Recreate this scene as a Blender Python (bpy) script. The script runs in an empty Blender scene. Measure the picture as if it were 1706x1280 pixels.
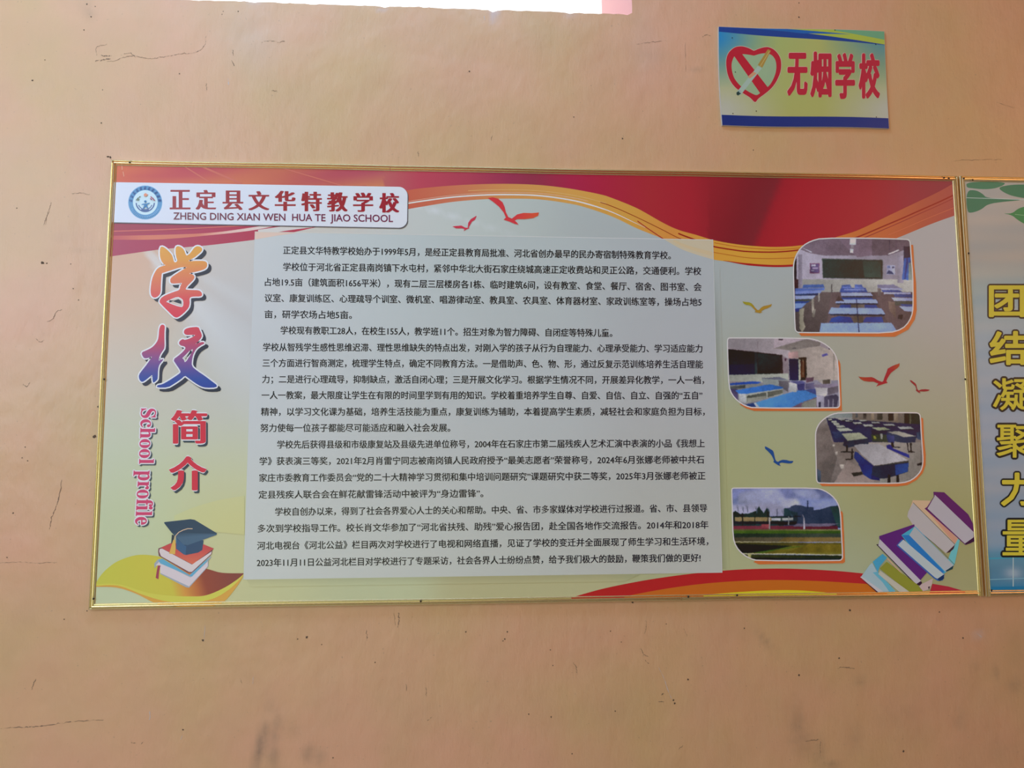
import bpy, math, random
import numpy as np
from mathutils import Matrix, Vector
from mathutils.geometry import tessellate_polygon

random.seed(4)
rng = np.random.default_rng(7)
SC = bpy.context.scene
COL = SC.collection

# ------------------------------------------------------------------ camera, world, lights, exposure
ZB = 1.05                                   # height of the notice board's lower edge above the floor
F_PX = 1183.0                               # focal length for a 1706 px wide frame (24 mm equivalent)
ROT = ((0.9984259, -0.0559951, -0.0031959), (0.0019219, 0.0911065, -0.9958393), (0.0560533, 0.9942656, 0.0910707))
CAM = Vector((0.985905, -1.932467, 0.409767 + ZB))
rx, ry, rz = [Vector(r) for r in ROT]
cam_data = bpy.data.cameras.new('camera')
cam_data.sensor_width = 36.0
cam_data.lens = F_PX / 1706 * 36
cam_data.clip_start = 0.05
cam = bpy.data.objects.new('camera', cam_data)
cam.matrix_world = Matrix(((rx.x, -ry.x, -rz.x, CAM.x), (rx.y, -ry.y, -rz.y, CAM.y), (rx.z, -ry.z, -rz.z, CAM.z), (0, 0, 0, 1)))
COL.objects.link(cam)
SC.camera = cam

world = bpy.data.worlds.new('overcast_sky')
SC.world = world
world.use_nodes = True
world.node_tree.nodes['Background'].inputs[0].default_value = (0.93, 0.97, 1.0, 1)
world.node_tree.nodes['Background'].inputs[1].default_value = 1.6

def area(name, loc, target, sx, sy, power, col):
    d = bpy.data.lights.new(name, 'AREA')
    d.shape = 'RECTANGLE'; d.size = sx; d.size_y = sy; d.energy = power; d.color = col
    o = bpy.data.objects.new(name, d)
    o.location = loc
    o.rotation_euler = (Vector(target) - Vector(loc)).to_track_quat('-Z', 'Y').to_euler()
    COL.objects.link(o)
    return o
# daylight through the tall windows of the wall behind the camera on the left, plus three added fills: overhead, warm right and low front
area('window_daylight', (-1.9, -3.9, 2.7), (-0.9, 0, 1.9), 3.4, 2.3, 142, (.67, .79, 1))
area('top_glow_fill', (0.3, -0.75, 3.9), (0.3, -0.6, 0), 2.4, 0.5, 37, (.37, .63, 1))  # added cool fill, no fixture: brightens the wall's top centre
area('warm_bounce_fill', (4.5, -2.3, 2.6), (1.6, 0, 1.8), 2.0, 2.0, 30, (1, .44, .18))  # added warm fill standing in for bounce on the right
area('low_fill', (-0.2, -3.8, 0.9), (0.2, 0, 1.2), 2.5, 1.2, 17.5, (.78, .86, .65))  # added weak fill from low in front, no opening there

SC.view_settings.view_transform = 'Standard'
SC.view_settings.look = 'None'
SC.view_settings.gamma = 1.0
SC.view_settings.use_curve_mapping = False
SC.view_settings.exposure = 0.0

# ------------------------------------------------------------------ helpers
def W(px, py, y=0.0):
    """point of the plane Y = y that stands at pixel (px, py) of the photograph"""
    d = rx * ((px - 853) / F_PX) + ry * ((py - 640) / F_PX) + rz
    t = (y - CAM.y) / d.y
    p = CAM + d * t
    return (p.x, y, p.z)

def lin(c):
    return np.array([(v / 255 / 12.92) if v / 255 <= 0.04045 else ((v / 255 + 0.055) / 1.055) ** 2.4 for v in c])

ETL, ETR, EBL, EBR = (np.array(v) for v in ((.61, .63, .74), (.59, .48, .44), (.55, .60, .65), (.40, .36, .33)))
def ink(c, px, py):
    """colour of the ink whose print looks like c in the room's light at that place"""
    u = min(max((px - 170) / 1450, 0), 1); v = min(max((py - 280) / 720, 0), 1)
    E = (ETL * (1 - u) + ETR * u) * (1 - v) + (EBL * (1 - u) + EBR * u) * v
    g = np.array((.066, .075, .088)) * (1 - u) ** 2 * (1 - v) + np.array((.018, .02, .024)) * (1 - u) * v + np.array((.024, .010, .006)) * u + .004
    a = np.clip((lin(c) - g) / E, 0.006, 0.96)
    return a * .965 + .035 * (a @ np.array((.3, .55, .15)))

def new_mat(name, base=(.8, .8, .8), rough=.5, metal=0.0, spec=.5):
    m = bpy.data.materials.new(name); m.use_nodes = True
    b = m.node_tree.nodes['Principled BSDF']
    b.inputs['Base Color'].default_value = (*base, 1)
    b.inputs['Roughness'].default_value = rough
    b.inputs['Metallic'].default_value = metal
    b.inputs['Specular IOR Level'].default_value = spec
    return m

def bump(m, scale, strength, dist=.001, vec_scale=(1, 1, 1), detail=3):
    nt = m.node_tree; b = nt.nodes['Principled BSDF']
    tc = nt.nodes.new('ShaderNodeTexCoord'); mp = nt.nodes.new('ShaderNodeMapping'); mp.inputs['Scale'].default_value = vec_scale
    n = nt.nodes.new('ShaderNodeTexNoise'); n.inputs['Scale'].default_value = scale; n.inputs['Detail'].default_value = detail
    bp = nt.nodes.new('ShaderNodeBump'); bp.inputs['Strength'].default_value = strength; bp.inputs['Distance'].default_value = dist
    nt.links.new(tc.outputs['Object'], mp.inputs[0]); nt.links.new(mp.outputs[0], n.inputs['Vector'])
    nt.links.new(n.outputs[0], bp.inputs['Height'])
    if b.inputs['Normal'].is_linked:
        nt.links.new(b.inputs['Normal'].links[0].from_socket, bp.inputs['Normal'])
    nt.links.new(bp.outputs[0], b.inputs['Normal'])
    return n

M_PRINT = new_mat('printed_vinyl', rough=.34, spec=.55)
_nt = M_PRINT.node_tree
_a = _nt.nodes.new('ShaderNodeAttribute'); _a.attribute_name = 'ink'
_nt.links.new(_a.outputs['Color'], _nt.nodes['Principled BSDF'].inputs['Base Color'])
bump(M_PRINT, 9, .12, .002)
M_GOLD = new_mat('brushed_gold_plastic', (.86, .75, .44), .27, .95)
bump(M_GOLD, 60, .12, .001)
M_EDGE = new_mat('board_edge', (.55, .53, .48), .6)
M_NAIL = new_mat('dull_nail', (.05, .04, .03), .5, .6)
M_CRACK = new_mat('crack_shadow', (.27, .18, .125), .9, spec=.1)
M_CRACK2 = new_mat('crack_pale', (.72, .60, .52), .9, spec=.1)
M_HOLE = new_mat('plug_hole', (.15, .10, .07), .9, spec=.1)

def link(name, V, Fc, mat, parent=None, loc=(0, 0, 0), ink_cols=None, smooth=False):
    me = bpy.data.meshes.new(name)
    me.from_pydata([tuple(v) for v in V], [], Fc)
    if ink_cols is not None:
        at = me.attributes.new('ink', 'FLOAT_COLOR', 'POINT')
        c = np.ones((len(V), 4), dtype=np.float32); c[:, :3] = ink_cols
        at.data.foreach_set('color', c.ravel())
    me.materials.append(mat)
    if smooth:
        me.polygons.foreach_set('use_smooth', [True] * len(me.polygons))
    me.update()
    o = bpy.data.objects.new(name, me)
    COL.objects.link(o)
    if parent is not None:
        o.parent = parent
    o.location = loc
    return o

def empty(name, loc, label, cat, group=None):
    o = bpy.data.objects.new(name, None); COL.objects.link(o)
    o.location = loc; o['label'] = label; o['category'] = cat
    if group: o['group'] = group
    return o

def chaikin(P, n=2, closed=True):
    P = [tuple(p) for p in P]
    for _ in range(n):
        Q = []
        rngi = range(len(P)) if closed else range(len(P) - 1)
        if not closed: Q.append(P[0])
        for i in rngi:
            a, b = P[i], P[(i + 1) % len(P)]
            Q.append((a[0] * .75 + b[0] * .25, a[1] * .75 + b[1] * .25))
            Q.append((a[0] * .25 + b[0] * .75, a[1] * .25 + b[1] * .75))
        if not closed: Q.append(P[-1])
        P = Q
    return P

def catmull(P, n=8):
    out = []
    P = [P[0]] + list(P) + [P[-1]]
    for i in range(1, len(P) - 2):
        p0, p1, p2, p3 = (np.array(P[j], float) for j in (i - 1, i, i + 1, i + 2))
        for k in range(n):
            t = k / n
            out.append(tuple(.5 * (2 * p1 + (p2 - p0) * t + (2 * p0 - 5 * p1 + 4 * p2 - p3) * t * t + (3 * p1 - p0 - 3 * p2 + p3) * t ** 3)))
    out.append(tuple(P[-2]))
    return out

def at_x(curve, x):
    xs = [p[0] for p in curve]; ys = [p[1] for p in curve]
    return float(np.interp(x, xs, ys))

def offset_poly(P, d):
    n = len(P); area2 = sum(P[i][0] * P[(i + 1) % n][1] - P[(i + 1) % n][0] * P[i][1] for i in range(n))
    s = 1 if area2 > 0 else -1
    out = []
    for i in range(n):
        a, b, c = (np.array(P[j % n], float) for j in (i - 1, i, i + 1))
        e1, e2 = b - a, c - b
        e1 /= np.linalg.norm(e1) + 1e-9; e2 /= np.linalg.norm(e2) + 1e-9
        nn = np.array([e1[1] + e2[1], -(e1[0] + e2[0])]) * s
        l = np.linalg.norm(nn)
        out.append(tuple(b + nn / l * d if l > 1e-6 else b))
    return out

def clip_convex(S, C):
    n = len(C); a2 = sum(C[i][0] * C[(i + 1) % n][1] - C[(i + 1) % n][0] * C[i][1] for i in range(n))
    if a2 < 0: C = C[::-1]
    out = list(S)
    for i in range(n):
        a, b = C[i], C[(i + 1) % n]
        def side(p): return (b[0] - a[0]) * (p[1] - a[1]) - (b[1] - a[1]) * (p[0] - a[0])
        src, out = out, []
        for j in range(len(src)):
            p, q = src[j], src[(j + 1) % len(src)]
            sp, sq = side(p), side(q)
            if sp >= 0: out.append(p)
            if (sp >= 0) != (sq >= 0):
                t = sp / (sp - sq); out.append((p[0] + (q[0] - p[0]) * t, p[1] + (q[1] - p[1]) * t))
        if not out: return []
    return out

def CR(x0, y0, s):
    def f(*pts): return [(x0 + p[0] / s, y0 + p[1] / s) for p in pts]
    return f

STEP = 2.2e-5
class Print:
    """flat ink shapes on a board whose face is the plane Y = face; each later shape lies a hair in front"""
    def __init__(s, face, base=(0, 0, 0), lift=0.0):
        s.face, s.base, s.z = face, Vector(base), lift
        s.V, s.F, s.C = [], [], []
    def _v(s, px, py, col, raw):
        p = W(px, py, s.face - s.z)
        s.V.append((p[0] - s.base.x, p[1] - s.base.y, p[2] - s.base.z))
        c = col(px, py) if callable(col) else col
        s.C.append(c if raw else ink(c, px, py))
    def poly(s, pts, col, holes=(), raw=False):
        if len(pts) < 3: return s
        s.z += STEP
        loops = [pts] + list(holes); flat = [p for l in loops for p in l]
        k = len(s.V)
        for p in flat: s._v(p[0], p[1], col, raw)
        for t in tessellate_polygon([[Vector((p[0], p[1], 0)) for p in l] for l in loops]):
            s.F.append(tuple(k + i for i in t))
        return s
    def strip(s, A, B, col, n=60, m=4, raw=False):
        """between two polylines given as functions of t or lists of equal meaning (resampled by length share)"""
        def res(P, n):
            P = np.array(P, float); d = np.r_[0, np.cumsum(np.hypot(*np.diff(P, axis=0).T))]; t = np.linspace(0, d[-1], n)
            return np.c_[np.interp(t, d, P[:, 0]), np.interp(t, d, P[:, 1])]
        s.z += STEP
        A, B = res(A, n), res(B, n); k = len(s.V)
        for i in range(n):
            for j in range(m + 1):
                q = A[i] * (1 - j / m) + B[i] * (j / m)
                s._v(q[0], q[1], col, raw)
        for i in range(n - 1):
            for j in range(m):
                a = k + i * (m + 1) + j
                s.F.append((a, a + 1, a + m + 2, a + m + 1))
        return s
    def band(s, top, bot, x0, x1, col, n=70, m=5, raw=False):
        xs = np.linspace(x0, x1, n)
        return s.strip([(x, at_x(top, x)) for x in xs], [(x, at_x(bot, x)) for x in xs], col, n, m, raw)
    def line(s, P, w, col, raw=False):
        P = np.array(P, float); T = np.gradient(P, axis=0); T /= np.linalg.norm(T, axis=1)[:, None] + 1e-9
        N = np.c_[-T[:, 1], T[:, 0]]
        ww = np.asarray(w, float) if np.ndim(w) else np.full(len(P), float(w))
        return s.strip(P + N * ww[:, None] / 2, P - N * ww[:, None] / 2, col, max(len(P), 2), 1, raw)
    def quad(s, x0, y0, x1, y1, col): return s.poly([(x0, y0), (x1, y0), (x1, y1), (x0, y1)], col)
    def mesh2(s, V2, F2, col, raw=False):
        s.z += STEP; k = len(s.V)
        for p in V2: s._v(p[0], p[1], col, raw)
        s.F += [tuple(k + i for i in f) for f in F2]
        return s
    def build(s, name, parent=None, mat=None, label=None):
        o = link(name, s.V, s.F, mat or M_PRINT, parent, ink_cols=np.array(s.C))
        if label: o['label'] = label
        return o

_tc = {}
def glyphs(body, res=2):
    if (body, res) in _tc: return _tc[(body, res)]
    c = bpy.data.curves.new('lettering', 'FONT'); c.body = body; c.size = 1; c.resolution_u = res
    o = bpy.data.objects.new('lettering', c); COL.objects.link(o)
    dg = bpy.context.evaluated_depsgraph_get()
    me = bpy.data.meshes.new_from_object(o.evaluated_get(dg))
    V = np.zeros(len(me.vertices) * 3); me.vertices.foreach_get('co', V); V = V.reshape(-1, 3)[:, :2].copy()
    Fc = [tuple(p.vertices) for p in me.polygons]
    bpy.data.objects.remove(o); bpy.data.curves.remove(c); bpy.data.meshes.remove(me)
    _tc[(body, res)] = (V, Fc)
    return V, Fc

def split_bands(V, Fc, n): return V, Fc

def place(V, p0, p1, em, yc=.37):
    """glyph coordinates -> pixels: ink runs from p0 to p1 (middle height), em px high"""
    x0, x1 = V[:, 0].min(), V[:, 0].max(); t = (V[:, 0] - x0) / (x1 - x0)
    cx = p0[0] + (p1[0] - p0[0]) * t; cy = p0[1] + (p1[1] - p0[1]) * t
    return np.c_[cx, cy - (V[:, 1] - yc) * em]

def box_fit(V, x0, y0, x1, y1, dx=0.0, dy=0.0):
    """ink box of the glyphs fitted to the pixel box; dy shears along x, dx along y"""
    mn, mx = V.min(0), V.max(0); t = (V - mn) / (mx - mn)
    return np.c_[x0 + (x1 - x0) * t[:, 0] + dx * (1 - t[:, 1]), y1 - (y1 - y0) * t[:, 1] + dy * t[:, 0]]

def fat(pr, P, Fc, rxx, ryy, col, n=8, shift=(0, 0)):
    if rxx <= 0 and ryy <= 0: return pr.mesh2(P + np.array(shift), Fc, col)
    z = pr.z
    for k in range(n):
        a = 2 * math.pi * k / n
        pr.z = z + STEP * .12 * k
        pr.mesh2(P + np.array([rxx * math.cos(a) + shift[0], ryy * math.sin(a) + shift[1]]), Fc, col)
    pr.mesh2(P + np.array(shift), Fc, col)
    return pr

def box(name, x0, y0, z0, x1, y1, z1, mat, parent=None):
    V = [(x, y, z) for x in (x0, x1) for y in (y0, y1) for z in (z0, z1)]
    Fc = [(0, 1, 3, 2), (4, 6, 7, 5), (0, 4, 5, 1), (2, 3, 7, 6), (0, 2, 6, 4), (1, 5, 7, 3)]
    return link(name, V, Fc, mat, parent)

# ------------------------------------------------------------------ the room
WY = 0.010                                   # wall face; the boards' faces are near Y = 0.002
M_WALL = new_mat('peach_wall_paint', (.76, .48, .27), .42, spec=.8)
nt = M_WALL.node_tree; B = nt.nodes['Principled BSDF']
tc = nt.nodes.new('ShaderNodeTexCoord')
def noise(scale, detail=3, vs=(1, 1, 1)):
    mp = nt.nodes.new('ShaderNodeMapping'); mp.inputs['Scale'].default_value = vs
    n = nt.nodes.new('ShaderNodeTexNoise'); n.inputs['Scale'].default_value = scale; n.inputs['Detail'].default_value = detail
    nt.links.new(tc.outputs['Object'], mp.inputs[0]); nt.links.new(mp.outputs[0], n.inputs['Vector'])
    return n
def mix(fac, a, b):
    m = nt.nodes.new('ShaderNodeMix'); m.data_type = 'RGBA'
    for sock, v in ((m.inputs[0], fac), (m.inputs[6], a), (m.inputs[7], b)):
        if isinstance(v, bpy.types.NodeSocket): nt.links.new(v, sock)
        else: sock.default_value = v
    return m.outputs[2]
def rng_node(sock, a, b, c, d):
    r = nt.nodes.new('ShaderNodeMapRange'); nt.links.new(sock, r.inputs[0])
    for i, v in enumerate((a, b, c, d)): r.inputs[i + 1].default_value = v
    return r.outputs[0]
c1 = mix(rng_node(noise(2.3, 4).outputs[0], .35, .65, 0, 1), (.83, .455, .268, 1), (.74, .485, .225, 1))
c2 = mix(rng_node(noise(7, 5).outputs[0], .4, .75, 0, .35), c1, (.66, .41, .22, 1))
att = nt.nodes.new('ShaderNodeAttribute'); att.attribute_name = 'stain'
sn = nt.nodes.new('ShaderNodeMath'); sn.operation = 'MULTIPLY'
nt.links.new(att.outputs['Fac'], sn.inputs[0]); nt.links.new(rng_node(noise(24, 5).outputs[0], .3, .65, .35, 1.15), sn.inputs[1])
c3 = mix(sn.outputs[0], c2, (.24, .16, .11, 1))
att2 = nt.nodes.new('ShaderNodeAttribute'); att2.attribute_name = 'rubbed'
c4 = mix(att2.outputs['Fac'], c3, (.74, .62, .60, 1))
spk = rng_node(noise(140, 2).outputs[0], .72, .80, 0, .55)
c5 = mix(spk, c4, (.42, .27, .17, 1))
nt.links.new(c5, B.inputs['Base Color'])
bump(M_WALL, 5, .4, .016, detail=3)
bump(M_WALL, 26, .5, .005, (1, 1, .55), 6)
bump(M_WALL, 190, .3, .0009, (1, 1, .16), 3)

XL, XR, ZT = -4.2, 4.6, 4.1
zs = W(740, 11.5, WY)[2]                      # sill of the window
xw0, xw1 = W(335, 0, WY)[0] - .75, W(1053, 14, WY)[0]
zw1 = zs + 1.1
def lines(a, b, cuts, step, fine=None):
    pts = [a] + sorted(cuts) + [b]; out = []
    for p, q in zip(pts[:-1], pts[1:]):
        n = max(1, round((q - p) / step)); out += list(np.linspace(p, q, n, endpoint=False))
    return np.array(out + [b])
gx, gz = lines(XL, XR, [-.8, xw0, xw1, 3.2], .014), lines(0, ZT, [.6, zs, zw1], .014)
BLOBS = [(438, 1228, 7, 20, .62, 8), (430, 1262, 8, 22, .55, 8), (462, 1215, 8, 26, .30, 5), (450, 1180, 10, 26, .16, -15), (455, 1262, 9, 25, .34, 0),
         (514, 1255, 9, 12, .42, 0), (535, 1262, 8, 12, .25, 0), (490, 1215, 12, 10, .15, 0), (1328, 1195, 7, 26, .22, 0), (1330, 1225, 14, 22, .30, 0),
         (1345, 1245, 16, 16, .25, 20), (1366, 1255, 7, 18, .30, 0), (1276, 1070, 5, 22, .30, -42), (1433, 1135, 9, 9, .30, 0), (1600, 1200, 9, 12, .32, 0),
         (1625, 1108, 7, 12, .25, -20), (1658, 1122, 6, 14, .28, 0), (1690, 1142, 9, 9, .28, 0), (1385, 1275, 6, 5, .45, 0), (1398, 1277, 5, 4, .45, 0),
         (1670, 1245, 22, 18, .16, 0), (1500, 1190, 30, 30, .10, 0), (1425, 1235, 12, 22, .14, 0), (145, 8, 12, 14, .18, 0), (152, 24, 10, 9, .2, 0),
         (700, 1190, 30, 22, .06, 0), (1010, 1185, 40, 20, .07, 0), (25, 1050, 60, 90, .05, 0), (1085, 95, 26, 18, .10, 0), (1220, 112, 20, 3, .25, 0),
         (1160, 115, 10, 3, .22, 0), (1700, 1100, 20, 40, .12, 0), (105, 395, 22, 10, .08, 0), (138, 417, 18, 4, .10, 5)]
PALE = [(824, 18, 7, 9, .75), (823, 32, 4, 8, .6), (637, 14, 7, 4, .6), (950, 22, 8, 5, .45), (425, 2, 12, 6, .35), (420, 70, 40, 60, .16), (1075, 80, 25, 50, .14), (1630, 1058, 8, 5, .5)]
def field(blobs, GX, GZ, w=False):
    f = np.zeros(GX.shape)
    for b in blobs:
        if len(b) == 5: b = (*b, 0)
        c = W(b[0], b[1], WY); s = W(b[0] + 1, b[1], WY)[0] - c[0]
        a = math.radians(b[5]); dx, dz = GX - c[0], -(GZ - c[2])
        u = dx * math.cos(a) + dz * math.sin(a); v = -dx * math.sin(a) + dz * math.cos(a)
        f += b[4] * np.exp(-((u / (b[2] * s)) ** 2 + (v / (b[3] * s)) ** 2) / 1.3)
    return np.clip(f, 0, 1)
GX, GZ = np.meshgrid(gx, gz)
V = []; nx = len(gx)
sill_j = int(np.argmin(abs(gz - zs)))
GZv = GZ.copy()
wmask = (gx > xw0 + .02) & (gx < xw1 - .01)
GZv[sill_j, wmask] += np.cumsum(rng.normal(0, .0007, wmask.sum())) * .35 + rng.normal(0, .0008, wmask.sum())
for px, dd in ((637, .004), (824, .006), (950, .004), (425, .003)):   # chips knocked out of the sill's edge
    GZv[sill_j, np.argmin(abs(gx - W(px, 10, WY)[0]))] -= dd
V = np.c_[GX.ravel(), np.full(GX.size, WY), GZv.ravel()]
Fc = []
for j in range(len(gz) - 1):
    zc = (gz[j] + gz[j + 1]) / 2
    for i in range(nx - 1):
        if zs < zc < zw1 and xw0 < (gx[i] + gx[i + 1]) / 2 < xw1: continue
        a = j * nx + i; Fc.append((a, a + 1, a + nx + 1, a + nx))
wall = link('wall_back', V, Fc, M_WALL)
wall['kind'] = 'structure'
for nm, bl in (('stain', BLOBS), ('rubbed', PALE)):
    at = wall.data.attributes.new(nm, 'FLOAT', 'POINT')
    at.data.foreach_set('value', field(bl, GX, GZ).ravel().astype(np.float32))

def structure(o): o['kind'] = 'structure'; return o
# the window opening: its four reveals through the thick wall
xo = W(1005, 10, WY)[0]
t_wall = min(.5, (WY - CAM.y) * ((xw1 - CAM.x) / (xo - CAM.x) - 1))
M_REV = new_mat('reveal_pink_paint', (.80, .40, .36), .6)
bump(M_REV, 40, .2, .002)
YO = WY + t_wall
win = structure(link('window_1', [(xw1, WY, zs), (xw1, YO, zs), (xw1, YO, zw1), (xw1, WY, zw1), (xw0, WY, zs), (xw0, YO, zs), (xw0, YO, zw1), (xw0, WY, zw1)],
                     [(0, 1, 2, 3), (4, 7, 6, 5), (3, 2, 6, 7)], M_REV))
sillv, sillf = [], []
sx = gx[(gx >= xw0 - 1e-6) & (gx <= xw1 + 1e-6)]
for k, x in enumerate(sx):
    zz = GZv[sill_j, int(np.argmin(abs(gx - x)))]
    sillv += [(x, WY, zz), (x, WY + .06, zs - .001), (x, YO, zs - .002)]
    if k: a = 3 * (k - 1); sillf += [(a, a + 1, a + 4, a + 3), (a + 1, a + 2, a + 5, a + 4)]
link('window_sill', sillv, sillf, M_REV, win)
structure(box('wall_exterior', XL, YO, -.1, xw0, YO + .03, ZT, M_REV))
structure(box('wall_exterior_right', xw1, YO, -.1, XR, YO + .03, ZT, M_REV))
structure(box('wall_exterior_below', xw0, YO, -.1, xw1, YO + .03, zs - .003, M_REV))
structure(box('wall_exterior_above', xw0, YO, zw1, xw1, YO + .03, ZT, M_REV))
M_FLOOR = new_mat('grey_floor', (.42, .38, .33), .5); bump(M_FLOOR, 12, .2)
M_CEIL = new_mat('white_ceiling', (.75, .74, .70), .8); bump(M_CEIL, 40, .1)
M_ROOM = new_mat('peach_side_wall', (.60, .52, .44), .6); bump(M_ROOM, 30, .2)
YF = -4.0
structure(box('floor', XL, YF, -.08, XR, YO, 0, M_FLOOR))
structure(box('ceiling', XL, YF, ZT, XR, YO, ZT + .08, M_CEIL))
structure(box('wall_left', XL - .08, YF, -.08, XL, YO, ZT, M_ROOM))
structure(box('wall_right', XR, YF, -.08, XR + .08, YO, ZT, M_ROOM))
structure(box('wall_front', XL, YF - .08, -.08, XR, YF, ZT, M_ROOM))

# cracks, scratches and small holes in the plaster
def ribbon(P, w, mat, name, jit=1.5, sub=9):
    P = catmull(P, sub) if len(P) > 2 else [tuple(np.array(P[0]) + (np.array(P[1]) - np.array(P[0])) * t) for t in np.linspace(0, 1, 8)]
    P = np.array(P, float) + rng.normal(0, jit * .35, (len(P), 2))
    T = np.gradient(P, axis=0); T /= np.linalg.norm(T, axis=1)[:, None] + 1e-9
    N = np.c_[-T[:, 1], T[:, 0]]; n = len(P)
    ww = w * (.35 + .65 * rng.random(n)) * np.sqrt(np.clip(np.sin(np.linspace(.02, math.pi - .02, n)) + .1, 0, 1))
    ww = ww * np.where(rng.random(n) < .22, .12, 1.0) * (.7 + .7 * rng.random(n))
    A, Bq = P + N * ww[:, None] / 2, P - N * ww[:, None] / 2
    V = []; y = WY - .0004
    for a, b in zip(A, Bq): V += [W(*a, y), W(*b, y)]
    return link(name, V, [(2 * i, 2 * i + 1, 2 * i + 3, 2 * i + 2) for i in range(n - 1)], mat, wall)
CRK = [([(168, 92), (176, 93), (186, 93)], 1.6), ([(166, 101), (176, 99), (184, 98)], 1.9), ([(178, 102), (190, 102), (206, 96), (222, 93), (236, 96), (250, 98), (265, 96), (282, 93), (300, 90), (320, 88), (333, 84), (341, 74), (343, 60)], .9),
       ([(205, 90), (218, 89), (226, 95)], 1.0), ([(161, 92), (160, 80), (168, 76), (178, 74)], .8), ([(158, 102), (164, 100)], 1.2), ([(388, 82), (388, 92)], 1.1), ([(386, 100), (390, 110)], 1.3),
       ([(343, 139), (345, 151)], 1.2), ([(460, 71), (475, 69)], 1.0), ([(436, 71), (445, 68), (460, 69)], .8), ([(453, 150), (462, 153)], 1.3), ([(85, 337), (82, 350), (78, 362), (76, 375)], .9),
       ([(80, 352), (76, 366), (73, 374)], .8), ([(78, 537), (88, 531), (94, 520), (103, 516)], .9), ([(58, 563), (66, 570), (74, 567)], .9), ([(38, 640), (44, 644), (50, 637)], .9),
       ([(0, 938), (30, 937), (62, 938), (95, 938)], .8), ([(103, 800), (98, 830), (93, 845), (87, 862), (82, 882)], 1.4), ([(0, 1214), (40, 1212), (60, 1211), (90, 1207), (120, 1203), (150, 1201), (172, 1200)], 1.5),
       ([(52, 1150), (56, 1140), (60, 1132)], 1.4), ([(218, 1238), (226, 1239)], 1.0), ([(235, 1240), (239, 1236)], 1.0), ([(664, 1021), (665, 1032), (663, 1045)], 1.7), ([(657, 1022), (659, 1043)], .7),
       ([(611, 1050), (611, 1068)], 1.4), ([(677, 1139), (677, 1152)], 1.1), ([(710, 1145), (710, 1160)], 1.2), ([(712, 1202), (720, 1194)], 1.0), ([(955, 1104), (960, 1112), (961, 1124)], 1.1),
       ([(1074, 1100), (1082, 1106)], .9), ([(1068, 1080), (1072, 1090), (1080, 1094)], .9), ([(1097, 1170), (1106, 1169)], 1.4), ([(1102, 1158), (1106, 1156)], 1.7), ([(1396, 1114), (1404, 1112), (1412, 1113), (1424, 1114)], 1.1),
       ([(1343, 1236), (1352, 1234), (1366, 1233)], 1.2), ([(1366, 1233), (1367, 1250), (1366, 1262)], .8), ([(1076, 1034), (1077, 1044), (1074, 1056)], .8), ([(1142, 70), (1143, 120)], .5),
       ([(1170, 62), (1176, 58), (1184, 60)], .9), ([(1060, 74), (1085, 70), (1110, 68)], .7), ([(1585, 268), (1630, 266), (1670, 266)], .6), ([(696, 252), (698, 262)], 1.0), ([(820, 225), (818, 235)], .9),
       ([(400, 1130), (404, 1142)], .8), ([(1140, 1048), (1144, 1060)], .7), ([(1660, 170), (1690, 180)], .6), ([(1130, 1250), (1138, 1242)], .7), ([(120, 323), (135, 322), (150, 325)], .7)]
for P, w in CRK: ribbon(P, w * 1.15, M_CRACK, 'crack')
for P, w in [([(1097, 1112), (1106, 1130), (1112, 1148), (1119, 1165)], 2.0), ([(380, 130), (381, 142)], 2.0), ([(249, 1185), (250, 1195), (248, 1200)], 1.8), ([(422, 1128), (421, 1140)], 1.2),
             ([(304, 1225), (301, 1233)], 1.6), ([(342, 1030), (340, 1070), (308, 1075)][:2], .8), ([(1628, 1056), (1636, 1062)], 2.2), ([(806, 26), (808, 34)], 1.5)]:
    ribbon(P, w, M_CRACK2, 'scratch', .3, 5)
def dent(px, py, r, mat=M_HOLE, name='plaster_hole'):
    n = 11; c = W(px, py, WY); s = W(px + 1, py, WY)[0] - c[0]
    rr = [.88 * r * s * (.5 + .65 * random.random()) for _ in range(n)]
    V = [(c[0], WY - .0003, c[2])] + [(c[0] + rr[k] * math.cos(2 * math.pi * k / n), WY - .0005, c[2] + rr[k] * math.sin(2 * math.pi * k / n)) for k in range(n)]
    return link(name, V, [(0, k + 1, (k + 1) % n + 1) for k in range(n)], mat, wall)
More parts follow.
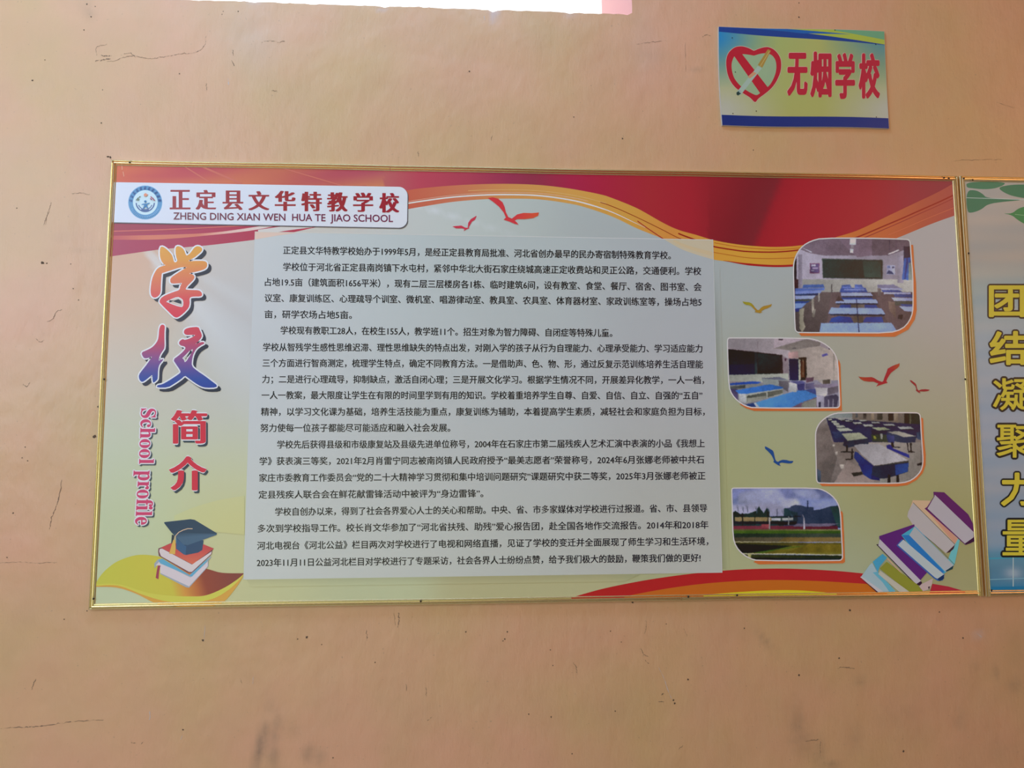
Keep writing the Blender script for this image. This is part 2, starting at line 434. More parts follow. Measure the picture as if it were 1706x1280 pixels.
for h in [(158, 727, 4.2), (71.5, 438, 3.6), (78, 439, 1.6), (164, 678, 2.2), (140, 50, 1.6), (169, 205, 1.8), (299, 123, 1.5), (54, 134, 1.8), (75, 100, 1.3), (171, 150, 1.4), (145, 7, 1.8), (159, 11, 1.4),
          (152, 28, 1.6), (397, 19, 1.3), (782, 119, 1.6), (1037, 231, 1.8), (956, 195, 1.3), (1331, 29, 1.8), (1331, 5, 1.2), (338, 1067, 2.4), (511, 1062, 2.6), (496, 1065, 1.5), (536, 1074, 1.2),
          (625, 1104, 1.3), (776, 1053, 1.7), (555, 1263, 1.7), (845, 1053, 1.4), (841, 1065, 1.6), (838, 1068, 1.2), (881, 1190, 1.6), (918, 1195, 1.5), (1025, 1185, 1.5), (1146, 1132, 2.2), (1122, 1167, 1.8),
          (1124, 1172, 2.1), (1240, 1047, 1.6), (1416, 1017, 2.1), (1398, 1097, 1.9), (1331, 1125, 1.9), (1505, 1252, 2.2), (1565, 1020, 1.5), (1604, 1063, 1.8), (1054, 1004, 2.0), (305, 1216, 1.8),
          (22, 855, 1.9), (12, 929, 1.4), (42, 745, 1.3), (46, 768, 1.5), (37, 763, 1.2), (28, 347, 1.4), (118, 440, 1.3), (122, 481, 1.3), (131, 500, 1.5), (953, 1256, 1.4), (1017, 1052, 1.4),
          (1255, 250, 1.2), (921, 1109, 1.2), (917, 1083, 1.2), (372, 19, 1.1), (184, 262.5, 2.6), (180, 261.5, 2.2), (1110, 1040, 1.2), (1035, 1070, 1.2), (370, 24, 1.1), (107, 1032, 1.3), (145, 1018, 1.6)]:
    dent(*h)

# ------------------------------------------------------------------ gilt frame rails
PROF = [(0, 0), (0, .0105), (.0012, .0122), (.0030, .0126), (.0042, .0108), (.0050, .0078), (.0060, .0104), (.0078, .0134), (.0096, .0130), (.0106, .0104),
        (.0114, .0076), (.0126, .0100), (.0142, .0108), (.0156, .0098), (.0166, .0078), (.0170, .0030)]
PROF_Y = .0115
def rail(p0, p1, inward, m0, m1, parent, base, prof=PROF, sag=0.0):
    """a length of moulding from p0 to p1 (x, z); m0/m1: 1 for a mitred end, 0 for a square one"""
    p0, p1, iw = np.array(p0, float), np.array(p1, float), np.array(inward, float)
    d = (p1 - p0) / np.linalg.norm(p1 - p0); L = np.linalg.norm(p1 - p0)
    V, Fc = [], []; N = 24; K = len(prof)
    for i in range(N + 1):
        t = i / N
        for u, h in prof:
            q = p0 + d * (t * L + (u * m0) * (1 - t) - (u * m1) * t) + iw * u
            q = q + iw * sag * math.sin(t * math.pi * 2.3) 
            V.append((q[0] - base.x, PROF_Y - h - base.y, q[1] - base.z))
    for i in range(N):
        for k in range(K - 1):
            a = i * K + k; Fc.append((a, a + 1, a + K + 1, a + K))
    Fc.append(tuple(range(K))); Fc.append(tuple(N * K + k for k in range(K)))
    return link('frame_rail', V, Fc, M_GOLD, parent)
def nail(px, py, parent, base, y=-.003, r=.0028):
    c = W(px, py, y); V = [(c[0] - base.x, y - .0012 - base.y, c[2] - base.z)]; n = 10
    for rr, dy in ((.6, -.0009), (1, 0)):
        V += [(c[0] + r * rr * math.cos(2 * math.pi * k / n) - base.x, y + dy - base.y, c[2] + r * rr * math.sin(2 * math.pi * k / n) - base.z) for k in range(n)]
    Fc = [(0, k + 1, (k + 1) % n + 1) for k in range(n)] + [(1 + k, 11 + k, 11 + (k + 1) % n, 1 + (k + 1) % n) for k in range(n)]
    return link('nail', V, Fc, M_NAIL, parent)
def wx(px, py): p = W(px, py, 0); return p[0], p[2]

FACE = .0025
b1 = empty('school_profile_board', (0, WY, ZB), 'wide gold framed notice board with red waves and a long printed text panel', 'notice board')
O1 = b1.location.copy()
box('backing_panel', .004 - O1.x, FACE + .0004 - O1.y, ZB + .004 - O1.z, 2.396 - O1.x, 0, ZB + 1.196 - O1.z, M_EDGE, b1)
T1, T2 = wx(650, 270)[0], wx(1137, 284)[0]
zt = ZB + 1.2
rail((0, zt), (T1, zt), (0, -1), 1, 0, b1, O1, sag=.0006)
rail((T1 + .0012, zt - .0008), (T2, zt - .0006), (0, -1), 0, 0, b1, O1, sag=-.0004)
rail((T2 + .001, zt), (2.4, zt), (0, -1), 0, 1, b1, O1, sag=.0004)
rail((0, ZB), (0, zt), (1, 0), 1, 1, b1, O1, sag=.0006)
rail((2.4, ZB), (2.4, zt), (-1, 0), 0, 1, b1, O1, sag=.0004)
rail((0, ZB), (1.55, ZB), (0, 1), 1, 0, b1, O1, sag=.0005)
rail((1.5512, ZB), (2.386, ZB), (0, 1), 0, 0, b1, O1, sag=.0004)
for n_ in [(216, 270.5), (1573, 296), (1581, 297), (173.5, 632), (155.5, 998), (701, 1002), (1147, 994.5), (1608, 632), (1228, 992)]: nail(*n_, b1, O1)

# ------------------------------------------------------------------ printed background of the first board
BGP = [(200, 445, (196, 160, 142)), (210, 520, (192, 168, 148)), (200, 600, (184, 182, 178)), (380, 440, (186, 180, 178)), (390, 520, (178, 180, 188)), (300, 640, (182, 182, 172)), (200, 760, (178, 190, 174)),
       (385, 640, (178, 182, 186)), (250, 850, (176, 190, 156)), (385, 760, (178, 186, 168)), (380, 850, (180, 184, 140)), (180, 930, (172, 190, 160)), (400, 930, (180, 184, 142)), (200, 990, (176, 190, 160)),
       (440, 985, (172, 178, 138)), (520, 362, (188, 182, 178)), (600, 985, (166, 174, 140)), (850, 980, (160, 158, 120)), (700, 365, (184, 182, 182)), (760, 385, (178, 182, 178)), (850, 370, (170, 172, 168)),
       (1000, 390, (162, 163, 162)), (1210, 450, (158, 160, 158)), (1210, 540, (157, 159, 156)), (1210, 620, (152, 152, 138)), (1210, 720, (154, 154, 112)), (1210, 820, (152, 152, 110)), (1210, 930, (152, 154, 118)),
       (1420, 600, (154, 150, 138)), (1450, 640, (152, 148, 130)), (1300, 700, (154, 155, 122)), (1330, 780, (152, 152, 112)), (1560, 400, (162, 154, 150)), (1570, 500, (160, 150, 144)), (1580, 620, (156, 146, 132)),
       (1590, 720, (152, 142, 112)), (1480, 830, (148, 142, 92)), (1560, 800, (148, 140, 94)), (1440, 920, (146, 150, 122)), (1600, 920, (142, 132, 80)), (1590, 970, (142, 138, 105)), (1500, 700, (152, 146, 116))]
_bp = np.array([(a, b) for a, b, c in BGP], float); _bc = np.array([c for a, b, c in BGP], float)
def bg(x, y):
    w = np.exp(-((_bp[:, 0] - x) ** 2 + (_bp[:, 1] - y) ** 2) / (2 * 62 ** 2)) + 1e-9 / (1 + (_bp[:, 0] - x) ** 2 + (_bp[:, 1] - y) ** 2)
    c = (w[:, None] * _bc).sum(0) / w.sum()
    # printed rays of light fanning out to the lower right
    if x < 424:
        a = math.degrees(math.atan2(y - 395, x - 225)); r = math.hypot(x - 225, y - 395)
        k = max(0, 1 - abs(a - 49) / 12) ** .7 * min(1, r / 40) + .45 * max(0, 1 - abs(a - 30) / 5)
        c = c + (np.array((198, 205, 216)) - c) * min(.75, .85 * k * max(0, 1 - r / 420))
    if 600 < x < 1000 and y < 402:
        d = abs((y - 338) - (x - 680) * .30); c = c + (np.array((208, 206, 216)) - c) * .55 * max(0, 1 - d / 5) * max(0, 1 - (x - 680) / 220)
    return c
pr = Print(FACE, O1)
pr.strip([(189, 268.5), (1590, 295)], [(153.5, 1011), (1634, 989.5)], bg, 150, 80)
TOPL = [(185, 268.5), (1600, 296)]
low = catmull([(180, 428), (215, 423), (265, 416), (310, 412), (350, 408.5), (425, 399.5), (460, 393.5), (525, 379), (600, 363), (680, 348.5), (700, 345), (750, 337), (800, 332.5), (850, 331), (900, 332.5), (950, 339.5),
               (980, 347), (1022, 361.8), (1062, 381), (1104, 398), (1137, 416), (1185, 431.6), (1210, 435.7), (1250, 441.5), (1300, 444), (1350, 440), (1400, 430), (1450, 413), (1498, 395.3), (1553, 372.7), (1600, 356)])
mid = catmull([(180, 396), (265, 388), (350, 380), (425, 368), (525, 345), (600, 330), (680, 317), (700, 314), (750, 309.5), (800, 307), (850, 306.5), (900, 308.5), (950, 314.5), (1000, 324), (1022, 331), (1062, 347.5),
               (1104, 371), (1130, 383), (1160, 391.6), (1190, 400.5), (1230, 407.5), (1270, 411), (1300, 411.5), (1330, 409.5), (1365, 404), (1395, 394.6), (1430, 383.4), (1480, 359.6), (1530, 335.8), (1565, 319), (1600, 299)])
def grad(stops):
    xs = [s[0] for s in stops]; cs = np.array([s[1] for s in stops], float)
    return lambda x: np.array([np.interp(x, xs, cs[:, k]) for k in range(3)])
gr = grad([(185, (194, 104, 90)), (260, (190, 102, 92)), (330, (184, 96, 96)), (470, (180, 98, 94)), (560, (178, 96, 96)), (640, (176, 98, 100)), (700, (176, 78, 92)), (780, (166, 72, 88)), (850, (148, 62, 84)), (890, (140, 60, 76)),
           (950, (160, 50, 74)), (1000, (162, 48, 66)), (1080, (160, 50, 56)), (1150, (158, 44, 52)), (1200, (140, 42, 48)), (1260, (124, 40, 46)), (1296, (122, 42, 48)), (1306, (152, 36, 46)), (1340, (160, 36, 46)), (1450, (158, 38, 48)), (1520, (146, 46, 56)), (1600, (132, 50, 60))])
def red(x, y):
    xx = x + (y - 300) * .40 if 1180 < x < 1360 else x
    c = gr(xx)
    if x < 640 and y < 312:
        s = math.sin((x * .35 + y * 1.3) / 16) ; c = c + np.array((6, 10, -2)) * s
        c = c + np.array((14, 20, -4)) * max(0, (y - 290) / 30)
    if x < 640 and y > 350: c = np.array((162, 68, 88)) + np.array((-10, -4, 2)) * (y < 384)
    return c
pr.band(TOPL, mid, 186, 1591, red, 360, 10)
go = grad([(180, (158, 74, 96)), (520, (172, 72, 88)), (600, (180, 86, 82)), (680, (186, 98, 82)), (760, (190, 112, 88)), (850, (194, 134, 82)), (950, (196, 142, 76)), (1050, (196, 142, 66)), (1120, (198, 128, 62)), (1190, (198, 140, 56)),
           (1260, (200, 144, 52)), (1330, (196, 134, 50)), (1420, (188, 102, 50)), (1480, (182, 92, 54)), (1540, (168, 78, 58)), (1600, (160, 70, 66))])
def orange(x, y): return go(x)
pr.band(mid, low, 184, 1592, orange, 300, 4)
def between(f, x0, x1, n=90, wob=0):
    return [(x, at_x(mid, x) * (1 - f(x)) + at_x(low, x) * f(x)) for x in np.linspace(x0, x1, n)]
pr.line([(x, y) for x, y in catmull([(188, 385.5), (265, 383), (350, 379), (440, 373), (525, 360)])], 1.6, (192, 108, 100))
pr.strip(catmull([(188, 393), (265, 391.5), (350, 388), (420, 379), (470, 370)]), catmull([(188, 399.5), (265, 399), (350, 392), (420, 384), (470, 374)]), grad([(190, (180, 92, 96)), (240, (196, 118, 100)), (330, (196, 120, 104)), (380, (214, 170, 164)), (440, (206, 192, 192))]).__call__ if False else (lambda x, y: grad([(190, (180, 92, 96)), (240, (196, 118, 100)), (330, (196, 120, 104)), (380, (214, 170, 164)), (440, (206, 192, 192))])(x)), 40, 2)
pr.strip(catmull([(430, 383), (500, 373), (545, 366)]), catmull([(430, 392), (480, 384), (520, 379)]), (196, 190, 190), 20, 2)
# thin contour lines in the orange band
pr.line(between(lambda x: .74 + .0002 * (x - 900), 640, 1075), np.r_[np.full(70, 2.2), np.linspace(2.2, .4, 20)], (226, 208, 196))
pr.line(between(lambda x: .60 - .0001 * (x - 700), 640, 980), .8, (206, 160, 140))
pr.line(between(lambda x: .40 + .0001 * (x - 900), 780, 1010), .8, (208, 164, 110))
pr.line(between(lambda x: .45 - .0000 * (x - 900), 1000, 1135), 1.2, (150, 62, 38))
pr.line(between(lambda x: np.interp(x, [1062, 1104, 1140], [.62, .98, 1.0]), 1062, 1120), 1.5, (160, 50, 50))
pr.line(between(lambda x: np.interp(x, [1130, 1190, 1240, 1300, 1350, 1425, 1500, 1598], [.2, .33, .32, .25, .2, .3, .34, .36]), 1130, 1590), 2.2, (146, 40, 34))
pr.line(between(lambda x: np.interp(x, [1185, 1190, 1250, 1300, 1340], [.6, .62, .64, .58, .6]), 1185, 1340), 1.1, (176, 96, 40))
pr.line(between(lambda x: .12, 1190, 1345), 1.0, (180, 90, 40))
pr.line(between(lambda x: .46, 1425, 1590), 1.3, (150, 52, 50))
pr.line(between(lambda x: .75, 1480, 1590), .8, (190, 100, 70))
pr.line(between(lambda x: .98, 1205, 1340), np.r_[np.linspace(.4, 3.4, 30), np.full(60, 3.4)], (160, 38, 38))
# pale streaks across the red upper left
for a, b, w_ in (((470, 280), (575, 311), 2), ((330, 275), (400, 305), 3), ((300, 273), (350, 304), 2)):
    pr.line([a, b], w_, (192, 112, 102))
for q in [(203, 272, 203.5, 283), (205, 286, 206.5, 294)]: pr.line([(q[0], q[1]), (q[2], q[3])], 1.1, (212, 160, 140))
# lower right arc
ra = catmull([(952, 996), (1005.5, 981), (1076, 967), (1146, 957), (1216, 950.3), (1269, 948), (1322, 948), (1392, 951.5), (1450, 957)])
pr.strip(ra, [(952, 1000), (1455, 992)], lambda x, y: (158, 42, 42), 60, 2)
ro = catmull([(1040, 994), (1111, 981), (1181, 972), (1251, 967.5), (1304, 966.8), (1374, 969), (1470, 975)])
pr.strip(ro, [(1040, 999), (1480, 992)], lambda x, y: (168, 92, 32), 60, 2)
pr.strip(catmull([(1172, 991.5), (1234, 986.5), (1294, 983.7), (1340, 984.4), (1392, 989)]), [(1172, 995), (1400, 993)], lambda x, y: (196, 168, 20), 40, 2)
pr.poly([(1548, 990), (1553.5, 973), (1580, 977.5), (1608, 985.5), (1608, 990)], (152, 44, 52))
# lower left swoosh
C8 = CR(140, 660, 3.46)
u = catmull(C8((70, 1075), (100, 1030), (140, 990), (200, 950), (300, 918), (400, 920), (500, 945), (600, 965), (720, 1000), (800, 1020), (925, 1022)))
l = catmull(C8((70, 1085), (200, 1085), (350, 1130), (480, 1150), (600, 1155), (700, 1150), (800, 1110), (880, 1060), (925, 1022)))
l2 = catmull(C8((70, 1095), (200, 1095), (350, 1150), (480, 1185), (620, 1190), (740, 1170), (830, 1120), (890, 1065), (926, 1023)))
l3 = catmull(C8((70, 1100), (190, 1105), (300, 1140), (400, 1190), (480, 1210), (700, 1215), (800, 1190), (880, 1100), (926, 1024)))
pr.strip(u, l3, lambda x, y: (194, 152, 72), 60, 2)
pr.strip(u, l2, lambda x, y: (186, 188, 82), 60, 2)
gs = grad([(160, (178, 184, 78)), (280, (182, 178, 72)), (300, (190, 140, 70)), (322, (170, 104, 66)), (338, (136, 72, 62)), (400, (120, 66, 66))])
pr.strip(u, l, lambda x, y: gs(x + (y - 960) * -.3), 80, 4)
pr.strip(catmull(C8((520, 690), (640, 640), (780, 600), (925, 575))), C8((520, 760), (925, 800)), lambda x, y: bg(x, y) + np.array((3, 1, -9)), 20, 4)
# the printed soft shadow beside and under the text panel
pr.strip([(1189.5, 444), (1204, 948)], [(1199, 446), (1215, 950)], lambda x, y: bg(x, y) * (1 - .10 * min(1, max(0, (y - 444) / 90)) * (1 - min(1, max(0, (x - (1190 + (y - 404) * .027)) / 9)))), 60, 5)
pr.strip([(410, 965), (1070, 955.6)], [(418, 978), (1040, 969)], lambda x, y: bg(x, y) * (.92 + .08 * min(1, max(0, (y - (966 - (x - 410) * .0138)) / 12))) if x < 1080 else bg(x, y), 60, 3)
BGZ = pr.z
pr.build('background_print', b1)

# ------------------------------------------------------------------ text panel with its twenty lines
pt = Print(FACE, O1, BGZ)
PC = [(430, 395, (186, 188, 192)), (430, 520, (184, 188, 198)), (420, 700, (180, 188, 194)), (412, 950, (178, 188, 188)), (620, 420, (176, 182, 184)), (650, 600, (176, 182, 186)), (650, 800, (172, 176, 178)), (650, 940, (172, 180, 174)),
      (850, 420, (168, 171, 170)), (850, 650, (170, 174, 176)), (850, 800, (168, 170, 170)), (850, 950, (164, 170, 162)), (1150, 450, (163, 163, 164)), (1150, 650, (164, 162, 166)), (1150, 820, (160, 160, 152)), (1180, 940, (162, 164, 158))]
_pp = np.array([(a, b) for a, b, c in PC], float); _pc = np.array([c for a, b, c in PC], float)
def panel_col(x, y):
    w = np.exp(-((_pp[:, 0] - x) ** 2 + (_pp[:, 1] - y) ** 2) / (2 * 110 ** 2)) + 1e-9
    c = (w[:, None] * _pc).sum(0) / w.sum()
    return c
pt.strip([(424.5, 386), (1188, 399.5)], [(405.5, 966), (1203.5, 954.5)], panel_col, 190, 120)
wv = [(x, y) for x, y in low if 1106 < x < 1187.6]
pt.poly([(1106, 398.4), (1188, 399.6), (1188.8, at_x(low, 1189))] + wv[::-1], lambda x, y: (186, 168, 142))
wm = [(x, y) for x, y in mid if y > 399.7 and x < 1187.6 and x > 1100]
pt.strip([(x, at_x(low, x) - 9 - (x - 1106) * .04) for x in np.linspace(1122, 1187.5, 12)], [(x, at_x(low, x) - 5) for x in np.linspace(1122, 1187.5, 12)], (190, 166, 132), 12, 1)
pt.poly([(424.6, 386.4), (497, 387.8), (460, 393), (424.8, 399.2)], (204, 180, 170))
pt.line([(1187.6, 399.5), (1203, 954.5)], .9, (186, 184, 180))
pt.line([(424.5, 386.3), (1188, 399.8)], .9, (196, 192, 188))
panel = pt.build('text_panel', b1, label='pale translucent panel behind the long text')
LN = [("正定县文华特教学校始办于1999年5月，是经正定县教育局批准、河北省创办最早的民办寄宿制特殊教育学校。", 472, 417, 1117.5, 425.7),
      ("学校位于河北省正定县南岗镇下水屯村，紧邻中华北大街石家庄绕城高速正定收费站和灵正公路，交通便利。学校", 472, 444.7, 1168, 452),
      ("占地19.5亩（建筑面积1656平米），现有二层三层楼房各1栋、临时建筑6间，设有教室、食堂、餐厅、宿舍、图书室、会", 441.4, 470, 1168.6, 478.6),
      ("议室、康复训练区、心理疏导个训室、微机室、唱游律动室、教具室、农具室、体育器材室、家政训练室等，操场占地5", 441, 496.6, 1168.6, 503.6),
      ("亩，研学农场占地5亩。", 441, 523.7, 586, 525),
      ("学校现有教职工28人，在校生155人，教学班11个。招生对象为智力障碍、自闭症等特殊儿童。", 467.7, 550.5, 1020, 555),
      ("学校从智残学生感性思维迟滞、理性思维缺失的特点出发，对刚入学的孩子从行为自理能力、心理承受能力、学习适应能力", 438.5, 578.7, 1170, 581),
      ("三个方面进行智商测定，梳理学生特点，确定不同教育方法。一是借助声、色、物、形，通过反复示范训练培养生活自理能", 437.5, 605, 1171, 607.3),
      ("力；二是进行心理疏导，抑制缺点，激活自闭心理；三是开展文化学习。根据学生情况不同，开展差异化教学，一人一档，", 437, 632, 1173, 633.5),
      ("一人一教案，最大限度让学生在有限的时间里学到有用的知识。学校着重培养学生自尊、自爱、自信、自立、自强的“五自”", 436, 658.7, 1170, 659.2),
      ("精神，以学习文化课为基础，培养生活技能为重点，康复训练为辅助，本着提高学生素质，减轻社会和家庭负担为目标，", 435, 686.3, 1174, 686),
      ("努力使每一位孩子都能尽可能适应和融入社会发展。", 434, 713.3, 750, 713),
      ("学校先后获得县级和市级康复站及县级先进单位称号，2004年在石家庄市第二届残疾人艺术汇演中表演的小品《我想上", 462, 741, 1174, 739),
      ("学》获表演三等奖，2021年2月肖雷宁同志被南岗镇人民政府授予“最美志愿者”荣誉称号，2024年6月张娜老师被中共石", 432.5, 768.7, 1173, 766),
      ("家庄市委教育工作委员会“党的二十大精神学习贯彻和集中培训问题研究”课题研究中获二等奖，2025年3月张娜老师被正", 432, 796.5, 1175, 792.9),
      ("定县残疾人联合会在鲜花献雷锋活动中被评为“身边雷锋”。", 431, 824.6, 805, 822.3),
      ("学校自创办以来，得到了社会各界爱心人士的关心和帮助。中央、省、市多家媒体对学校进行过报道。省、市、县领导", 458.6, 853, 1178, 846.8),
      ("多次到学校指导工作。校长肖文华参加了“河北省扶残、助残”爱心报告团，赴全国各地作交流报告。2014年和2018年", 429.5, 881, 1180, 874.6),
      ("河北电视台《河北公益》栏目两次对学校进行了电视和网络直播，见证了学校的变迁并全面展现了师生学习和生活环境，", 428.5, 909.6, 1180, 902),
      ("2023年11月11日公益河北栏目对学校进行了专题采访，社会各界人士纷纷点赞，给予我们极大的鼓励，鞭策我们做的更好!", 428, 938, 1167, 929.8)]
KERN = {}
for body, x0, y0, x1, y1 in LN:
    V2, F2 = glyphs(body, 2)
    P = place(V2, (x0, y0), (x1, y1), 14.6)
    pl = Print(FACE, O1, pt.z + 3 * STEP)
    fat(pl, P, F2, .30, .18, (34, 36, 46), n=4)
    pl.build('text_line', panel)

# ------------------------------------------------------------------ header plate with emblem and the school's name
ph = Print(FACE, O1, BGZ)
def plate(g=0):
    P = [(190.5, 303.6), (664, 311.3)]
    P += [(664 + 15 * math.sin(a), 326.3 - 15 * math.cos(a)) for a in np.linspace(.2, 1.57, 7)]
    P += [(678.3, 366)] + [(664.5 + 14 * math.cos(a), 366 + 13.6 * math.sin(a)) for a in np.linspace(.1, 1.57, 7)]
    return P + [(187.2, 370.4)]
ph.poly([(x + 1.5, y + 1.8) for x, y in plate()], (96, 92, 96))
ph.poly(plate(), lambda x, y: (200, 207, 228) if x < 400 else (203, 211, 226))
hp = ph.build('header_plate', b1, label='white rounded plate with the school name')
pn = Print(FACE, O1, ph.z + STEP)
HDR = [("正", 283, 317, 316, 349.5), ("定", 326, 360, 316, 350), ("县", 371, 405, 317, 350.5), ("文", 414, 448.5, 318, 351), ("华", 457.8, 492.3, 317.5, 352), ("特", 502, 536, 319, 352.5), ("教", 545, 579, 320, 353), ("学", 588.5, 621.5, 320.5, 353.5), ("校", 632, 665, 321, 354.8)]
for ch, a, b_, c, d in HDR:
    V2, F2 = glyphs(ch, 4)
    P = box_fit(V2, a + 1.4, c + .6, b_ - 1.4, d - .6)
    fat(pn, P, F2, 1.75, .12, (150, 46, 68), n=6)
V2, F2 = glyphs("ZHENG DING XIAN WEN  HUA TE  JIAO SCHOOL", 3)
P = box_fit(V2, 289, 354, 654.5, 369.5, dy=4.2)
fat(pn, P, F2, .22, .18, (116, 56, 84), n=4)
pn.build('school_name', hp, label='dark red school name in characters and capitals')
pe = Print(FACE, O1, ph.z + STEP)
EX, EY = 242, 337.5
def disc(r, n=40, cx=EX, cy=EY, a0=0, a1=2 * math.pi): return [(cx + r * math.cos(a), cy + r * math.sin(a)) for a in np.linspace(a0, a1, n, endpoint=(a1 - a0) < 6)]
def ring(pr_, r0, r1, col, a0=0, a1=2 * math.pi, n=48, cx=EX, cy=EY):
    A = [(cx + r0 * math.cos(a), cy + r0 * math.sin(a)) for a in np.linspace(a0, a1, n)]
    Bq = [(cx + r1 * math.cos(a), cy + r1 * math.sin(a)) for a in np.linspace(a0, a1, n)]
    pr_.strip(A, Bq, col, n, 1)
pe.poly(disc(28.6), (150, 180, 216)); pe.poly(disc(27.8), (98, 146, 192)); pe.poly(disc(20.6), (186, 210, 232))
ring(pe, 14.0, 16.2, (92, 112, 158), .05, math.pi - .05); ring(pe, 10.8, 12.6, (104, 124, 166), .35, math.pi - .35); ring(pe, 12.6, 14.0, (80, 104, 150), 1.1, 2.1)
for k in range(11):                         # the ring's small unreadable lettering, above
    a = math.radians(-172 + k * 16.4); cxx, cyy = EX + 24.2 * math.cos(a), EY + 24.2 * math.sin(a); rr = a + math.pi / 2
    for (u0, v0, u1, v1) in ((-2.2, -2, 2.2, -1.2), (-.5, -2.6, .5, 2.6), (-2, .8, 2, 1.6), (-2.2, -.4, -1.2, 2.6)):
        q = [(cxx + x * math.cos(rr) - y * math.sin(rr), cyy + x * math.sin(rr) + y * math.cos(rr)) for x, y in ((u0, v0), (u1, v0), (u1, v1), (u0, v1))]
        pe.poly(q, (58, 92, 146))
for k in range(20):                         # and below
    a = math.radians(28 + k * 6.6); q = [(EX + r * math.cos(a + da), EY + r * math.sin(a + da)) for r, da in ((23, -.02), (25.4, -.02), (25.4, .02), (23, .02))]
    pe.poly(q, (140, 178, 218))
pe.poly(disc(2.0, 12, 242, 335.8), (72, 122, 172))
pe.poly([(235.8, 340.4), (240.2, 339.2), (244, 339.2), (249, 337.6), (249, 339), (244.8, 341), (244.8, 343), (246.8, 346.8), (245, 347.4), (242.3, 344.2), (239.2, 348), (237.6, 347.4), (240, 343), (240.4, 341), (235.8, 341.4)], (80, 130, 180))
pe.poly([(239.5, 324), (242, 321.6), (244.6, 323), (246.6, 324.6), (243.6, 327.2), (240, 327)], (214, 142, 120))
for x, y in ((232.2, 328.4), (229.4, 330.6), (227.6, 333), (230.6, 333.4)): pe.poly([(x - 2, y + 1), (x, y - 1.2), (x + 2.2, y - 2), (x + .6, y + .8)], (112, 124, 110))
for x, y in ((252.2, 329), (254.8, 331), (256.6, 333.4), (251.6, 332)): pe.poly([(x + 2, y + 1.6), (x, y - 1.6), (x - 2, y - 1.8), (x - .6, y + 1)], (156, 84, 104))
pe.build('emblem', hp, label='round blue school emblem')

# ------------------------------------------------------------------ titles
def glyph_parts(name, outs, holes, colf, label, dark=(58, 64, 76), r=2.3, sh=(5.4, 5.4)):
    """calligraphy: dark cast, white rim and coloured body"""
    pg = Print(FACE, O1, BGZ + 2 * STEP)
    for o_ in outs: pg.poly([(x + sh[0], y + sh[1]) for x, y in offset_poly(o_, r * .7)], dark, )
    for o_ in outs:
        pg.poly(offset_poly(o_, r), (212, 214, 228))
    for h in holes:
        pg.poly(offset_poly(h, -r * .55), lambda x, y: bg(x, y))
        q = [(x + sh[0] * .2, y - .5) for x, y in offset_poly(h, -r * 1.9)]
        pg.poly([(x, y) for x, y in q], dark if len(h) < 30 else (70, 76, 92))
    for o_ in outs:
        hs = [h for h in holes if min(p[0] for p in o_) < h[0][0] < max(p[0] for p in o_)]
        # thin horizontal slices keep the colour gradient true on long triangles
        pg.poly(o_, colf, hs)
    return pg.build(name, b1, label=label)
gt = grad([(410, (204, 152, 66)), (432, (206, 146, 76)), (455, (204, 126, 86)), (480, (200, 108, 92)), (500, (200, 84, 88)), (527, (198, 68, 84))])
CX = CR(240, 400, 9.142)
xue = offset_poly(chaikin(CX((250, 110), (285, 108), (330, 135), (375, 180), (420, 230), (440, 290), (450, 335), (470, 348), (500, 340), (515, 310), (495, 260), (485, 180), (488, 110), (520, 98), (565, 115), (605, 155), (630, 230), (655, 245), (700, 215), (740, 160),
                (780, 108), (830, 98), (880, 125), (878, 160), (840, 200), (760, 265), (690, 300), (665, 322), (700, 330), (800, 322), (920, 325), (955, 350), (955, 400), (935, 430), (880, 455), (790, 478), (700, 495), (680, 515), (740, 530), (765, 560), (750, 600), (690, 660), (645, 705), (622, 760),
                (700, 768), (830, 770), (870, 800), (880, 835), (860, 855), (760, 855), (700, 865), (685, 900), (690, 960), (675, 1030), (600, 1110), (530, 1165), (490, 1178), (450, 1160), (350, 1060), (250, 960), (240, 930), (270, 880), (340, 840), (460, 795), (545, 768), (560, 700), (590, 648), (530, 652), (430, 660),
                (405, 640), (405, 590), (450, 550), (560, 480), (640, 430), (665, 412), (600, 405), (540, 412), (420, 452), (300, 490), (265, 500), (258, 560), (250, 680), (248, 790), (225, 840), (180, 872), (140, 870), (108, 830), (105, 740), (125, 600), (165, 500), (215, 430), (290, 400), (340, 388), (300, 360), (260, 300), (245, 220)), 1), .7)
xh = chaikin(CX((330, 940), (400, 905), (510, 862), (560, 885), (600, 920), (595, 1025), (530, 1015), (440, 985), (370, 955)), 1)
def slices(o_, hs, y0, y1, n, colf, pg):
    for k in range(n):
        a, b_ = y0 + (y1 - y0) * k / n, y0 + (y1 - y0) * (k + 1) / n
def grad_body(pg, outs, holes, colf): pass
glyph_parts('title_character', [xue], [xh], lambda x, y: gt(y), 'orange to red brush-written character')
gj = grad([(540, (194, 74, 84)), (562, (186, 76, 94)), (585, (150, 80, 120)), (602, (118, 84, 142)), (618, (86, 82, 148)), (632, (62, 82, 154)), (650, (44, 74, 150))])
CJ = CR(225, 535, 10.24)
mu = offset_poly(chaikin(CJ((450, 70), (480, 68), (505, 90), (495, 180), (495, 300), (498, 460), (470, 500), (430, 560), (405, 620), (398, 690), (440, 665), (485, 650), (440, 700), (405, 750), (385, 830), (382, 960), (375, 1000), (320, 1045), (308, 1040), (300, 920), (285, 915), (230, 960), (150, 1025), (110, 1035), (75, 990), (70, 920), (130, 840), (210, 740), (270, 650),
               (300, 598), (240, 620), (170, 635), (140, 610), (112, 540), (190, 510), (290, 460), (350, 400), (395, 330), (410, 250), (415, 160), (430, 100)), 1), .6)
